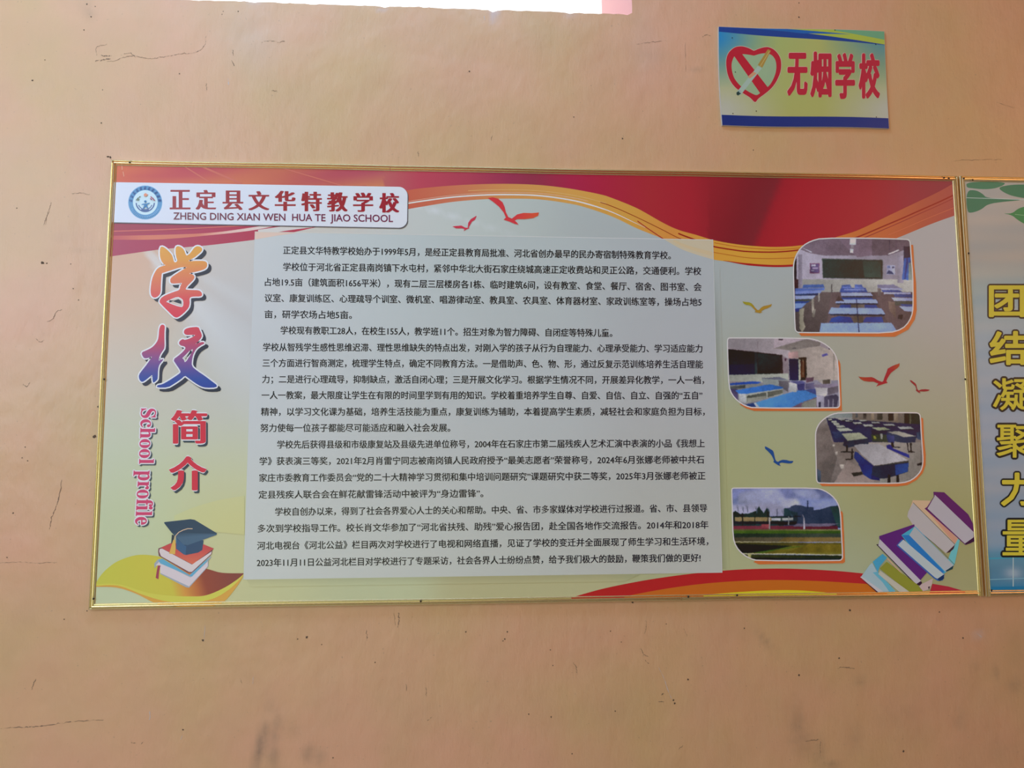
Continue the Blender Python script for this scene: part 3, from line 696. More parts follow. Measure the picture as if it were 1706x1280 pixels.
jiao = offset_poly(chaikin(CJ((840, 160), (880, 130), (960, 112), (1080, 105), (1095, 150), (1130, 220), (1135, 270), (1080, 340), (1010, 405), (1090, 375), (1160, 360), (1185, 380), (1120, 410), (1040, 470), (990, 560), (965, 660), (960, 770), (1050, 850), (1200, 950), (1330, 1050), (1395, 1098), (1380, 1130), (1220, 1135), (1130, 1115), (1020, 1050), (900, 960), (850, 925), (780, 990), (660, 1070), (560, 1130), (380, 1132),
                 (380, 1100), (470, 1085), (600, 1010), (720, 930), (785, 880), (770, 830), (700, 730), (655, 660), (740, 600), (820, 530), (870, 465), (850, 430), (780, 415), (750, 380), (770, 340), (815, 310), (840, 330), (920, 310), (1000, 270), (1040, 235), (960, 230), (880, 235), (838, 210)), 1), .5)
jh = CJ((985, 480), (930, 510), (860, 580), (805, 635), (830, 655), (850, 705), (880, 680), (930, 600), (975, 520))
glyph_parts('title_character', [mu, jiao], [jh], lambda x, y: gj(y), 'red to blue brush-written character')
def rimmed(name, ch, x0, y0, x1, y1, label, fatn=(1.3, .7), rim=2.6, sh=(3.2, 3.6), col=(188, 54, 76), res=4, dx=0):
    pg = Print(FACE, O1, BGZ + 2 * STEP); V2, F2 = glyphs(ch, res); P = box_fit(V2, x0, y0, x1, y1, dx=dx)
    fat(pg, P, F2, rim * .85, rim * .85, (62, 74, 86), 10, sh); fat(pg, P, F2, rim, rim, (212, 208, 224), 12); fat(pg, P, F2, *fatn, col, 8)
    return pg.build(name, b1, label=label)
rimmed('subtitle_character', '简', 286.5, 684, 343, 739, 'upper red character with a white rim', (2.3, .6))
rimmed('subtitle_character', '介', 284, 761, 342, 816.5, 'lower red character with a white rim', (2.6, 1.0))
V2, F2 = glyphs('𝐒𝐜𝐡𝐨𝐨𝐥', 4); V3, F3 = glyphs('𝐩𝐫𝐨𝐟𝐢𝐥𝐞', 4)
pg = Print(FACE, O1, BGZ + 2 * STEP)
def turned(V, ya, yb, xb, xt, sl):
    mn, mx = V.min(0), V.max(0)
    t = (V[:, 0] - mn[0]) / (mx[0] - mn[0]); b0 = 0.0; hgt = mx[1] if True else 1
    y = ya + (yb - ya) * t; x = xb + (xt - xb) * (V[:, 1] / mx[1]) + sl * t
    return np.c_[x, y]
Pa, Pb = turned(V2, 681, 773, 235.5, 260, -3.5), turned(V3, 784.5, 874.5, 231, 258, -5.5)
for P, Fq in ((Pa, F2), (Pb, F3)): fat(pg, P, Fq, 1.8, 1.8, (72, 84, 96), 8, (2.4, 2.4))
for P, Fq in ((Pa, F2), (Pb, F3)): fat(pg, P, Fq, 2.2, 2.2, (216, 204, 224), 10)
for P, Fq in ((Pa, F2), (Pb, F3)): fat(pg, P, Fq, .35, .25, (186, 70, 110), 4)
pg.build('side_lettering', b1, label='upright English words in pink with a white rim')

# ------------------------------------------------------------------ birds
def bird(crop, pts, colf, label):
    p_ = Print(FACE, O1, BGZ + 2 * STEP); p_.poly(crop(*pts), colf); p_.build('bird_print', b1, label=label)
B3 = CR(700, 250, 5.687)
bird(B3, [(640, 455), (690, 448), (740, 462), (780, 495), (800, 540), (812, 590), (835, 635), (868, 650), (920, 610), (980, 596), (1060, 598), (1125, 592), (1118, 622), (1070, 645), (990, 655), (920, 655), (895, 668), (915, 685), (932, 708), (895, 700), (850, 680), (790, 660), (812, 640), (790, 590), (745, 535), (690, 490)],
     lambda x, y: (196, 64, 70) if x < 868 else (202, 84, 62), 'larger red bird over the text panel')
bird(B3, [(305, 725), (340, 720), (390, 716), (425, 735), (450, 738), (455, 690), (480, 655), (535, 622), (520, 660), (490, 680), (470, 715), (458, 735), (468, 740), (440, 752), (412, 768), (420, 750), (395, 742), (340, 742)], (190, 66, 82), 'small red bird over the text panel')
BR_ = CR(1420, 595, 12.186)
bird(BR_, [(120, 390), (160, 405), (260, 412), (390, 408), (440, 425), (520, 475), (600, 505), (628, 490), (650, 420), (690, 320), (720, 235), (800, 190), (880, 155), (930, 140), (960, 125), (955, 180), (920, 220), (850, 270), (790, 315), (750, 370), (710, 440), (690, 490), (718, 525), (660, 540), (600, 560), (530, 580), (480, 605), (530, 540), (490, 525), (430, 500), (330, 500), (230, 485), (160, 440)],
     lambda x, y: (158, 62, 40) if x < 1447 or x > 1490 else (152, 36, 44), 'red bird beside the second picture')
bird(BR_, [(1165, 470), (1200, 475), (1280, 535), (1300, 570), (1318, 650), (1345, 680), (1400, 658), (1480, 652), (1575, 665), (1540, 690), (1460, 702), (1380, 698), (1365, 705), (1390, 738), (1340, 720), (1290, 680), (1300, 650), (1280, 590), (1240, 555), (1190, 510)], (138, 40, 44), 'small dark red bird near the right edge')
BY = CR(1225, 490, 24.37)
bird(BY, [(290, 300), (400, 320), (560, 335), (660, 380), (740, 460), (800, 550), (900, 650), (960, 650), (1050, 550), (1150, 490), (1300, 460), (1420, 430), (1490, 400), (1450, 500), (1330, 570), (1180, 620), (1080, 680), (1040, 730), (1110, 745), (1000, 775), (780, 735), (830, 690), (740, 590), (650, 500), (560, 450), (440, 440), (340, 380)],
     lambda x, y: (146, 134, 42) if x < 1255 else (156, 118, 46), 'yellow bird beside the first picture')
BB = CR(1265, 735, 25.6)
bird(BB, [(240, 230), (300, 245), (450, 330), (580, 410), (620, 500), (650, 650), (680, 780), (730, 860), (800, 890), (880, 840), (1000, 800), (1150, 810), (1300, 850), (1440, 850), (1450, 880), (1380, 950), (1250, 960), (1080, 940), (960, 920), (870, 950), (860, 990), (920, 1070), (800, 1030), (680, 950), (590, 890), (630, 850), (600, 760), (540, 640), (460, 530), (340, 410), (250, 330)],
     (22, 72, 126), 'blue bird beside the third picture')

# ------------------------------------------------------------------ cap on two books, lower left
pc = Print(FACE, O1, BGZ + 2 * STEP); K = CR(240, 850, 8.533)
pc.poly(K((145, 760), (200, 700), (250, 690), (640, 930), (950, 655), (955, 670), (915, 720), (915, 800), (640, 1105), (600, 1100), (230, 910), (225, 780), (190, 770), (150, 830)), (146, 158, 172))
pc.poly(K((165, 790), (215, 735), (230, 745), (660, 960), (905, 735), (905, 800), (640, 1088), (230, 895), (228, 785)), (192, 188, 198))
pc.poly(K((205, 720), (260, 690), (650, 925), (930, 670), (880, 745), (680, 950), (640, 935), (230, 760)), (92, 158, 192))
pc.poly(K((195, 790), (236, 790), (215, 870), (205, 985), (165, 965), (180, 870)), (146, 66, 88))
pc.poly(K((200, 590), (205, 545), (250, 530), (380, 470), (990, 545), (970, 575), (960, 630), (680, 895), (620, 890), (240, 670), (210, 650)), (112, 72, 84))
pc.poly(K((215, 590), (222, 555), (255, 548), (650, 760), (680, 775), (960, 590), (955, 625), (680, 880), (640, 880), (240, 655)), lambda x, y: (196, 190, 196))
pc.poly(K((240, 535), (385, 472), (850, 490), (990, 548), (690, 772), (650, 755)), lambda x, y: (180, 74, 80) if y < 918 else (194, 104, 86))
pc.poly(K((455, 380), (845, 430), (828, 570), (770, 605), (600, 640), (560, 630), (455, 550)), lambda x, y: (56, 78, 108))
pc.poly(K((455, 400), (570, 500), (600, 515), (590, 640), (560, 630), (455, 550)), (60, 92, 128))
pc.poly(K((285, 185), (290, 172), (660, 130), (720, 140), (1035, 330), (1030, 355), (620, 500), (560, 492), (470, 400), (390, 320)), lambda x, y: (54, 72, 94) if y < 890 else (72, 98, 124))
pc.poly(K((395, 350), (432, 360), (410, 470), (385, 480)), (56, 66, 78))
pc.line(K((690, 266), (620, 265), (540, 290), (470, 330), (440, 380), (430, 430)), 1.3, (196, 172, 146))
pc.poly(K((415, 425), (445, 430), (448, 560), (440, 630), (355, 620), (380, 540), (400, 470)), lambda x, y: (208, 168, 88) if x > 288 else (198, 158, 84))
pc.build('cap_and_books_print', b1, label='printed graduation cap on two books')

# ------------------------------------------------------------------ tumbling books, lower right
pb = Print(FACE, O1, BGZ + 2 * STEP); K = CR(1400, 800, 6.096)
pb.poly(K((1170, 600), (1215, 600), (1160, 860), (1060, 900)), (98, 158, 160))
pb.poly(K((735, 205), (915, 210), (905, 300), (1200, 590), (1160, 660), (1130, 720), (1075, 745), (740, 470), (680, 360)), (182, 150, 118))
pb.poly(K((740, 230), (1165, 655), (1075, 745), (755, 480), (680, 370), (690, 320)), lambda x, y: (160, 150, 146))
pb.poly(K((870, 300), (890, 290), (1190, 600), (1165, 650)), (188, 128, 104))
pb.poly(K((1165, 655), (1150, 700), (1110, 735), (1075, 742)), (70, 42, 48))
pb.line(K((740, 230), (1165, 655)), .8, (84, 74, 64)); pb.line(K((750, 480), (1075, 745), (1160, 860)), .8, (90, 82, 76))
pb.poly(K((945, 120), (1055, 125), (1300, 350), (1345, 440), (1360, 580), (1330, 640), (1270, 660), (855, 290), (880, 275), (950, 170)), (92, 40, 84))
pb.poly(K((960, 150), (1355, 530), (1355, 580), (1270, 650), (885, 290), (955, 170)), lambda x, y: (158, 148, 150))
pb.poly(K((1360, 578), (1360, 625), (1280, 658), (1265, 645)), (66, 34, 54))
pb.poly(K((620, 560), (760, 470), (1155, 870), (1070, 940), (960, 1000)), (70, 142, 168))
pb.poly(K((755, 475), (1150, 865), (1070, 935), (700, 560)), lambda x, y: (150, 150, 150))
pb.poly(K((1150, 868), (1140, 905), (1080, 930), (1065, 925)), (32, 60, 66))
pb.poly(K((395, 570), (750, 450), (755, 470), (620, 560), (880, 940), (820, 1010), (800, 1060), (400, 660)), (88, 42, 98))
pb.poly(K((625, 560), (700, 560), (1055, 930), (1030, 960), (960, 960)), (52, 102, 158))
pb.poly(K((570, 665), (625, 600), (1060, 960), (1040, 1020), (990, 1025), (950, 1000)), (60, 86, 140))
pb.poly(K((585, 660), (640, 605), (1055, 960), (990, 1005), (960, 990)), lambda x, y: (156, 162, 164))
pb.poly(K((1050, 960), (1055, 1000), (1010, 1028), (985, 1005)), (30, 52, 84))
pb.poly(K((365, 655), (395, 650), (830, 1040), (820, 1070), (770, 1070)), (60, 34, 50))
pb.poly(K((400, 600), (820, 1025), (770, 1058), (385, 665)), lambda x, y: (162, 154, 158))
pb.poly(K((405, 630), (880, 930), (830, 1040), (800, 1000)), (88, 42, 98)) if False else None
pb.poly(K((820, 1060), (940, 1000), (930, 1060), (905, 1110), (840, 1130), (800, 1080)), (166, 144, 138))
pb.poly(K((890, 1085), (912, 1080), (900, 1115)), (60, 40, 42))
pb.poly(K((330, 830), (430, 750), (475, 790), (400, 880), (380, 940)), (70, 136, 186))
pb.poly(K((205, 990), (300, 860), (325, 840), (380, 940), (560, 1135), (390, 1138)), lambda x, y: (140, 158, 162))
pb.poly(K((330, 940), (380, 930), (560, 1130), (500, 1138), (430, 1040)), (92, 148, 176))
pb.poly(K((200, 985), (215, 980), (440, 1136), (385, 1140)), (166, 162, 168))
pb.poly(K((200, 990), (210, 1000), (385, 1140), (370, 1142)), (70, 40, 52))
pb.poly(K((400, 900), (470, 830), (780, 1060), (840, 1130), (690, 1134)), lambda x, y: (124, 122, 46))
pb.poly(K((385, 955), (405, 920), (700, 1134), (600, 1138)), (162, 156, 140))
pb.poly(K((470, 800), (480, 790), (640, 960), (600, 930)), (176, 140, 112))
pb.build('books_print', b1, label='printed heap of purple, blue and green books')

# ------------------------------------------------------------------ the four pictures
def poly_mask(P, X, Y):
    inside = np.zeros(X.shape, bool); n = len(P)
    for i in range(n):
        (x0, y0), (x1, y1) = P[i], P[(i + 1) % n]
        if y0 == y1: continue
        c = ((Y < y0) != (Y < y1)) & (X < (x1 - x0) * (Y - y0) / (y1 - y0) + x0)
        inside ^= c
    return inside
def soft_noise(h, w, cell, seed):
    g = np.random.default_rng(seed).normal(0, 1, (int(h / cell) + 3, int(w / cell) + 3))
    yy, xx = np.meshgrid(np.arange(h) / cell, np.arange(w) / cell, indexing='ij')
    y0, x0 = yy.astype(int), xx.astype(int); fy, fx = yy - y0, xx - x0
    fy, fx = fy * fy * (3 - 2 * fy), fx * fx * (3 - 2 * fx)
    return (g[y0, x0] * (1 - fy) * (1 - fx) + g[y0 + 1, x0] * fy * (1 - fx) + g[y0, x0 + 1] * (1 - fy) * fx + g[y0 + 1, x0 + 1] * fy * fx)
def picture(O, S, outline, shadow, items, label, rim=1.9, seed=1, soft=0):
    """a printed photograph: its flat shapes are sampled onto a fine grid of ink dots with the grain and softness of a photo"""
    p_ = Print(FACE, O1, BGZ + 2 * STEP); K = CR(*O, S)
    p_.poly(K(*shadow), (186, 98, 50))
    oc = chaikin(K(*outline), 1)
    x0, x1 = min(p[0] for p in oc) - 1, max(p[0] for p in oc) + 1; y0, y1 = min(p[1] for p in oc) - 1, max(p[1] for p in oc) + 1
    st = .66; SSN = 3; w, h = int((x1 - x0) / st) + 1, int((y1 - y0) / st) + 1
    XX, YY = np.meshgrid(x0 + np.arange(w * SSN) * st / SSN, y0 + np.arange(h * SSN) * st / SSN)
    XX = XX + .28 * soft_noise(h * SSN, w * SSN, 9, seed); YY = YY + .28 * soft_noise(h * SSN, w * SSN, 7, seed + 9)
    img = np.zeros((h * SSN, w * SSN, 3)) + 100.0
    for ni, it in enumerate(items):
        if soft and ni == soft:
            kk_ = np.exp(-(np.arange(-24, 25) / 10.0) ** 2 / 2); kk_ /= kk_.sum()
            for ax in (0, 1): img = np.apply_along_axis(lambda v: np.convolve(np.pad(v, 24, mode='edge'), kk_, 'valid'), ax, img)
        pts, c = it[0], it[1]
        if len(pts) == 4 and not isinstance(pts[0], tuple):
            a, b_, c_, d = pts; pts = [(a, b_), (c_, b_), (c_, d), (a, d)]
        P = K(*pts); m = poly_mask(P, XX, YY)
        ang = (hash((round(P[0][0]), round(P[0][1]))) % 7) / 7 * 6.28
        cx_, cy_ = np.mean([p[0] for p in P]), np.mean([p[1] for p in P]); ext = max(4, max(abs(p[0] - cx_) for p in P))
        tone = 1 + .10 * np.clip(((XX - cx_) * math.cos(ang) + (YY - cy_) * math.sin(ang)) / min(ext, 40), -1, 1)
        img[m] = np.array(c, float) * tone[m][:, None]
    img = img.reshape(h, SSN, w, SSN, 3).mean((1, 3))
    k = np.array([.22, .56, .22])
    for ax in (0, 1):
        pad = np.pad(img, [(1, 1) if q == ax else (0, 0) for q in range(3)], mode='edge')
        img = sum(k[q] * np.take(pad, range(q, q + img.shape[ax]), axis=ax) for q in range(3))
    gr_ = .022 * soft_noise(h, w, 2.0, seed + 3) + .022 * soft_noise(h, w, 7, seed + 4) + .03 * soft_noise(h, w, 22, seed + 5)
    img = img * (1 + gr_[..., None]) + 1.6 * soft_noise(h, w, 1.5, seed + 6)[..., None]
    img = img - .16 * np.clip(112 - img, 0, 90)
    img = np.clip(img, 18, 235)
    gxx, gyy = x0 + (np.arange(w) + .5) * st, y0 + (np.arange(h) + .5) * st
    GXX, GYY = np.meshgrid(gxx, gyy); ins = poly_mask(oc, GXX, GYY)
    p_.z += STEP; kk = len(p_.V); idx = -np.ones((h, w), int); keep = ins.copy()
    keep[1:] |= ins[:-1]; keep[:-1] |= ins[1:]; keep[:, 1:] |= keep[:, :-1].copy(); keep[:, :-1] |= keep[:, 1:].copy()
    for jj in range(h):
        for ii in range(w):
            if keep[jj, ii]:
                idx[jj, ii] = len(p_.V); p_._v(GXX[jj, ii], GYY[jj, ii], img[jj, ii], False)
    for jj in range(h - 1):
        for ii in range(w - 1):
            q = (idx[jj, ii], idx[jj, ii + 1], idx[jj + 1, ii + 1], idx[jj + 1, ii])
            if min(q) >= 0 and (ins[jj, ii] or ins[jj, ii + 1] or ins[jj + 1, ii + 1] or ins[jj + 1, ii]): p_.F.append(q)
    inn = offset_poly(oc, -.1); outr = offset_poly(oc, rim)
    p_.strip(inn + inn[:1], outr + outr[:1], (190, 182, 180), 160, 1) if False else None
    p_.z += STEP; kk = len(p_.V); n = len(inn)
    for a, b_ in zip(inn, outr): p_._v(a[0], a[1], (190, 182, 180), False); p_._v(b_[0], b_[1], (190, 182, 180), False)
    for q in range(n):
        r = (q + 1) % n; p_.F.append((kk + 2 * q, kk + 2 * q + 1, kk + 2 * r + 1, kk + 2 * r))
    return p_.build('picture_print', b1, label=label)
def vgrad(y0, c0, y1, c1, oy, s):
    return lambda x, y: tuple(np.array(c0) + (np.array(c1) - np.array(c0)) * min(1, max(0, ((y - oy) * s - y0) / (y1 - y0))))
BIG = (-100, -100, 2000, 2000)
it = [(BIG, (106, 92, 104)), ((100, 230, 1500, 760), (150, 140, 154)), ([(100, 200), (200, 230), (330, 275), (480, 300), (1180, 300), (1420, 215), (1500, 100), (100, 50)], (104, 90, 100)), ((100, 250, 180, 800), (96, 84, 96)), ((195, 290, 240, 700), (128, 118, 132)),
      ([(600, 100), (640, 130), (840, 320), (1000, 300), (1000, 100)], (112, 96, 108)), ((240, 560, 1500, 760), (156, 152, 146)), ((140, 340, 175, 560), (44, 42, 48)), ((140, 560, 195, 700), (70, 50, 54)),
      ([(452, 330), (1124, 346), (1122, 562), (462, 550)], (104, 102, 104)), ([(460, 338), (1116, 352), (1114, 556), (468, 544)], (46, 58, 56)), ([(900, 360), (1100, 360), (1100, 540), (920, 540)], (56, 70, 66)),
      ((322, 386, 428, 496), (112, 70, 96)), ((330, 394, 420, 486), (92, 78, 112)), ((336, 398, 385, 418), (168, 160, 178)), ((350, 430, 412, 446), (158, 140, 168)), ((338, 460, 372, 470), (150, 140, 160)),
      ((1160, 406, 1252, 508), (152, 152, 178)), ((1168, 414, 1200, 440), (98, 108, 148)), ([(1162, 500), (1180, 460), (1215, 470), (1240, 505)], (58, 66, 96)), ((1222, 420, 1246, 440), (70, 70, 96)),
      ((760, 118, 826, 184), (196, 196, 214)), ((770, 184, 800, 228), (134, 124, 132)), ((762, 230, 798, 272), (192, 192, 208)), ([(240, 215), (260, 222), (346, 262), (335, 268)], (190, 186, 200)), ([(1172, 282), (1290, 236), (1300, 246), (1186, 290)], (198, 194, 204)),
      ((1190, 130, 1197, 240), (74, 62, 76)), ((1262, 130, 1268, 240), (82, 66, 82)), ((1280, 300, 1345, 600), (142, 134, 150)), ([(1350, 200), (1440, 200), (1440, 380), (1345, 360)], (44, 46, 62)), ([(1352, 330), (1425, 320), (1400, 572), (1330, 560)], (58, 88, 150)), ([(1380, 330), (1398, 330), (1370, 560), (1352, 560)], (40, 62, 112)),
      ((1402, 380, 1450, 570), (120, 128, 120)), ((240, 700, 1500, 1200), (92, 78, 80)), ([(100, 720), (560, 700), (480, 1200), (100, 1200)], (86, 76, 76)), ([(1020, 700), (1500, 700), (1500, 1200), (1250, 1200)], (90, 76, 78)), ((555, 615, 566, 710), (80, 74, 76))]
for (pts, c) in [([(250, 620), (470, 615), (485, 650), (240, 655)], (72, 92, 148)), ([(160, 660), (490, 655), (480, 680), (160, 690)], (84, 102, 164)), ([(160, 688), (455, 685), (440, 712), (160, 722)], (112, 126, 186)), ([(160, 722), (430, 712), (420, 735), (160, 738)], (52, 62, 90)),
                 ([(160, 742), (385, 738), (355, 772), (160, 780)], (134, 144, 190)), ([(160, 782), (350, 772), (340, 800), (160, 800)], (70, 72, 70)), ([(160, 800), (330, 800), (250, 830), (160, 830)], (48, 68, 120)), ([(160, 825), (285, 820), (235, 870), (160, 882)], (112, 134, 188)),
                 ([(160, 880), (235, 872), (215, 910), (160, 920)], (44, 60, 112)), ([(340, 775), (365, 770), (370, 930), (345, 930)], (150, 140, 128)), ([(412, 710), (430, 708), (428, 800), (415, 810)], (152, 146, 140)), ([(205, 885), (260, 875), (250, 1010), (275, 1080), (240, 1140), (210, 1100)], (142, 134, 118)), ([(355, 900), (390, 880), (370, 980), (345, 970)], (120, 112, 104)),
                 ([(670, 625), (760, 618), (780, 650), (665, 656)], (70, 86, 140)), ([(815, 618), (890, 620), (905, 650), (812, 652)], (74, 90, 150)), ([(660, 656), (930, 654), (955, 700), (650, 704)], (64, 80, 140)), ([(680, 640), (770, 640), (765, 660), (680, 660)], (96, 112, 176)), ([(810, 640), (905, 640), (915, 662), (815, 662)], (92, 108, 170)), ([(700, 668), (920, 668), (925, 682), (690, 682)], (120, 132, 180)),
                 ([(660, 708), (985, 706), (1010, 742), (665, 742)], (146, 154, 200)), ([(665, 742), (1010, 742), (1000, 760), (680, 760)], (60, 60, 70)), ([(665, 760), (1000, 760), (1020, 782), (660, 782)], (52, 70, 124)), ([(620, 780), (1045, 780), (1070, 822), (600, 820)], (138, 150, 198)), ([(600, 820), (1070, 822), (1060, 838), (620, 836)], (54, 54, 62)),
                 ([(660, 840), (770, 836), (770, 872), (640, 872)], (46, 66, 120)), ([(920, 838), (1045, 840), (1065, 872), (905, 872)], (46, 66, 120)), ([(770, 836), (920, 836), (920, 876), (770, 876)], (92, 84, 80)), ([(555, 870), (1105, 876), (1150, 944), (525, 936)], (132, 148, 200)), ([(525, 936), (1150, 944), (1130, 962), (560, 956)], (48, 50, 62)),
                 ([(560, 985), (640, 962), (770, 975), (800, 1035), (535, 1030)], (44, 68, 128)), ([(930, 975), (1110, 970), (1130, 1030), (900, 1030)], (44, 64, 122)), ([(800, 960), (905, 960), (905, 1040), (800, 1040)], (82, 72, 66)), ([(445, 1040), (1215, 1036), (1290, 1150), (425, 1150)], (126, 146, 196)), ([(828, 780), (836, 780), (866, 1150), (856, 1150)], (44, 44, 60)),
                 ([(1060, 620), (1240, 618), (1310, 656), (1070, 656)], (116, 112, 140)), ([(1080, 656), (1320, 658), (1340, 676), (1090, 670)], (152, 154, 190)), ([(1100, 676), (1300, 680), (1340, 700), (1120, 700)], (70, 82, 140)), ([(1130, 702), (1420, 704), (1430, 722), (1130, 722)], (156, 158, 192)), ([(1240, 722), (1445, 726), (1445, 758), (1250, 752)], (64, 74, 120)),
                 ([(1215, 760), (1450, 764), (1450, 796), (1240, 796)], (148, 152, 190)), ([(1240, 798), (1450, 798), (1450, 830), (1260, 850)], (74, 74, 70)), ([(1310, 830), (1450, 835), (1450, 858), (1330, 852)], (56, 70, 120)), ([(1295, 856), (1450, 860), (1450, 915), (1355, 905)], (140, 150, 196)), ([(1180, 800), (1250, 810), (1270, 1000), (1190, 900)], (106, 90, 84)), ([(1060, 660), (1100, 660), (1100, 740), (1066, 740)], (104, 94, 94)), ([(1290, 950), (1340, 950), (1330, 1000), (1280, 990)], (56, 48, 52)), ([(640, 740), (700, 800), (600, 800)], (80, 66, 66))]:
    it.append((pts, c))
TLc = [(148, 430), (160, 350), (195, 265), (255, 195), (340, 148), (450, 118)]
picture((1300, 380), 6.5615, TLc + [(900, 116), (1375, 128), (1405, 138), (1415, 165), (1424, 320), (1442, 500), (1446, 800), (1442, 920), (1405, 1020), (1330, 1100), (1190, 1142), (700, 1140), (205, 1138), (178, 1128), (166, 1100), (155, 700)],
        [(1425, 185), (1452, 185), (1466, 420), (1484, 600), (1490, 900), (1470, 1000), (1400, 1110), (1250, 1190), (700, 1184), (230, 1180), (205, 1155), (300, 1100), (1200, 900)], it, 'picture of a classroom with blue desks and a blackboard')
it2 = [(BIG, (152, 136, 142)), ([(90, 100), (700, 100), (690, 240), (880, 260), (880, 700), (90, 700)], (146, 134, 138)), ([(90, 230), (800, 330), (880, 370), (890, 620), (90, 600)], (140, 124, 130)), ([(690, 235), (1110, 115), (1300, 160), (1280, 210), (900, 262)], (120, 110, 106)), ([(900, 262), (1280, 205), (1530, 300), (1530, 700), (890, 700)], (158, 144, 136)), ([(880, 290), (1000, 270), (1010, 360), (880, 370)], (166, 132, 130)),
       ([(90, 240), (800, 322), (812, 560), (100, 592)], (64, 50, 50)), ([(95, 250), (440, 290), (450, 572), (100, 585)], (42, 48, 50)), ([(110, 450), (440, 440), (445, 572), (105, 582)], (44, 44, 62)), ([(480, 300), (770, 332), (768, 560), (490, 570)], (40, 50, 50)), ([(442, 290), (470, 294), (478, 570), (446, 572)], (58, 62, 64)),
       ([(100, 580), (880, 560), (880, 680), (100, 660)], (150, 150, 140)), ([(885, 370), (1010, 372), (1012, 660), (895, 660)], (34, 44, 66)), ([(1010, 355), (1112, 350), (1115, 640), (1012, 660)], (58, 46, 40)), ([(1008, 380), (1032, 380), (1040, 640), (1014, 660)], (160, 156, 140)), ([(1040, 400), (1090, 395), (1088, 610), (1042, 615)], (86, 54, 42)), ([(1065, 380), (1072, 380), (1072, 610), (1066, 610)], (130, 110, 90)),
       ([(830, 365), (855, 365), (850, 400), (830, 395)], (72, 48, 60)), ([(1310, 320), (1380, 295), (1392, 325), (1320, 345)], (88, 82, 140)), ((1400, 230, 1424, 250), (50, 44, 50)), ((750, 112, 808, 132), (74, 62, 68)), ((475, 150, 486, 270), (130, 116, 120)), ([(925, 232), (980, 226), (975, 240), (930, 244)], (86, 80, 82)), ((1460, 300, 1475, 700), (140, 130, 122)),
       ((100, 680, 900, 1100), (126, 122, 128)), ((880, 650, 1560, 1100), (140, 134, 150)), ([(530, 620), (760, 608), (900, 650), (750, 660), (750, 720), (560, 700)], (134, 138, 136)), ([(530, 620), (760, 606), (880, 650), (700, 640)], (98, 98, 112)), ([(750, 650), (900, 660), (870, 800), (760, 720)], (96, 90, 96)),
       ([(118, 690), (420, 660), (530, 672), (480, 694), (120, 712)], (54, 76, 148)), ([(118, 712), (480, 694), (540, 700), (540, 740), (120, 770)], (120, 118, 116)), ([(120, 730), (320, 710), (320, 750), (120, 765)], (80, 80, 80)), ([(120, 760), (220, 760), (230, 900), (170, 880)], (84, 74, 100)),
       ([(190, 780), (640, 700), (815, 740), (800, 760), (330, 828), (235, 822)], (64, 102, 172)), ([(235, 822), (330, 826), (330, 945), (245, 930)], (164, 164, 166)), ([(330, 826), (810, 756), (812, 830), (330, 945)], (150, 150, 142)), ([(345, 850), (595, 802), (595, 880), (345, 930)], (84, 84, 78)), ([(610, 800), (800, 770), (806, 815), (612, 870)], (96, 94, 86)), ([(350, 880), (590, 850), (590, 880), (350, 930)], (132, 130, 120)),
       ([(430, 945), (960, 790), (1080, 770), (1270, 855), (1040, 940), (900, 1010), (500, 1010)], (76, 120, 184)), ([(430, 945), (460, 940), (520, 1010), (470, 1010)], (166, 172, 182)), ([(320, 960), (430, 940), (470, 1010), (360, 1000)], (52, 68, 110)), ([(1040, 940), (1270, 858), (1260, 1010), (900, 1010)], (104, 84, 100)), ([(1060, 940), (1240, 880), (1240, 1010), (1040, 1010)], (122, 120, 112)),
       ([(880, 675), (990, 695), (985, 800), (895, 800)], (172, 170, 170)), ([(890, 660), (1060, 655), (1110, 690), (990, 698)], (86, 84, 124)), ([(990, 700), (1090, 690), (1090, 780), (1000, 780)], (70, 66, 104)), ([(1100, 620), (1210, 608), (1200, 660), (1110, 680)], (98, 74, 86)), ([(1100, 690), (1210, 680), (1220, 770), (1100, 760)], (96, 90, 116)), ([(1240, 640), (1430, 632), (1430, 690), (1320, 700)], (160, 150, 144)), ([(1320, 645), (1420, 636), (1418, 690), (1324, 700)], (84, 76, 70)),
       ([(1190, 705), (1500, 690), (1530, 720), (1390, 748), (1230, 740)], (124, 112, 130)), ([(1225, 742), (1385, 748), (1370, 860), (1240, 840)], (172, 166, 168)), ([(1385, 748), (1530, 722), (1530, 800), (1390, 840)], (96, 88, 96)), ([(1340, 860), (1500, 830), (1530, 870), (1500, 1010), (1340, 1010)], (76, 70, 86)), ([(1240, 850), (1340, 850), (1330, 1010), (1250, 1010)], (150, 144, 160)), ((1270, 930, 1298, 1010), (60, 56, 72)), ((1390, 900, 1404, 1010), (130, 124, 140)), ((1450, 890, 1464, 1010), (126, 120, 136)), ([(960, 780), (1230, 760), (1240, 840), (1080, 770)], (70, 76, 120))]
TR_ = [(1110, 112), (1230, 132), (1330, 175), (1420, 240), (1480, 320), (1512, 420)]
BL_ = [(430, 1002), (330, 975), (230, 915), (155, 830), (118, 730)]
picture((1200, 550), 7.7545, [(125, 108)] + TR_ + [(1525, 700), (1538, 960), (1528, 990), (1500, 1000)] + BL_ + [(105, 400), (98, 150), (104, 115)],
        [(1530, 380), (1552, 440), (1560, 700), (1572, 1042), (1500, 1046), (440, 1046), (330, 1010), (250, 960), (800, 700), (1500, 600)], it2, 'picture of white benches with blue tops and an open door', seed=2)
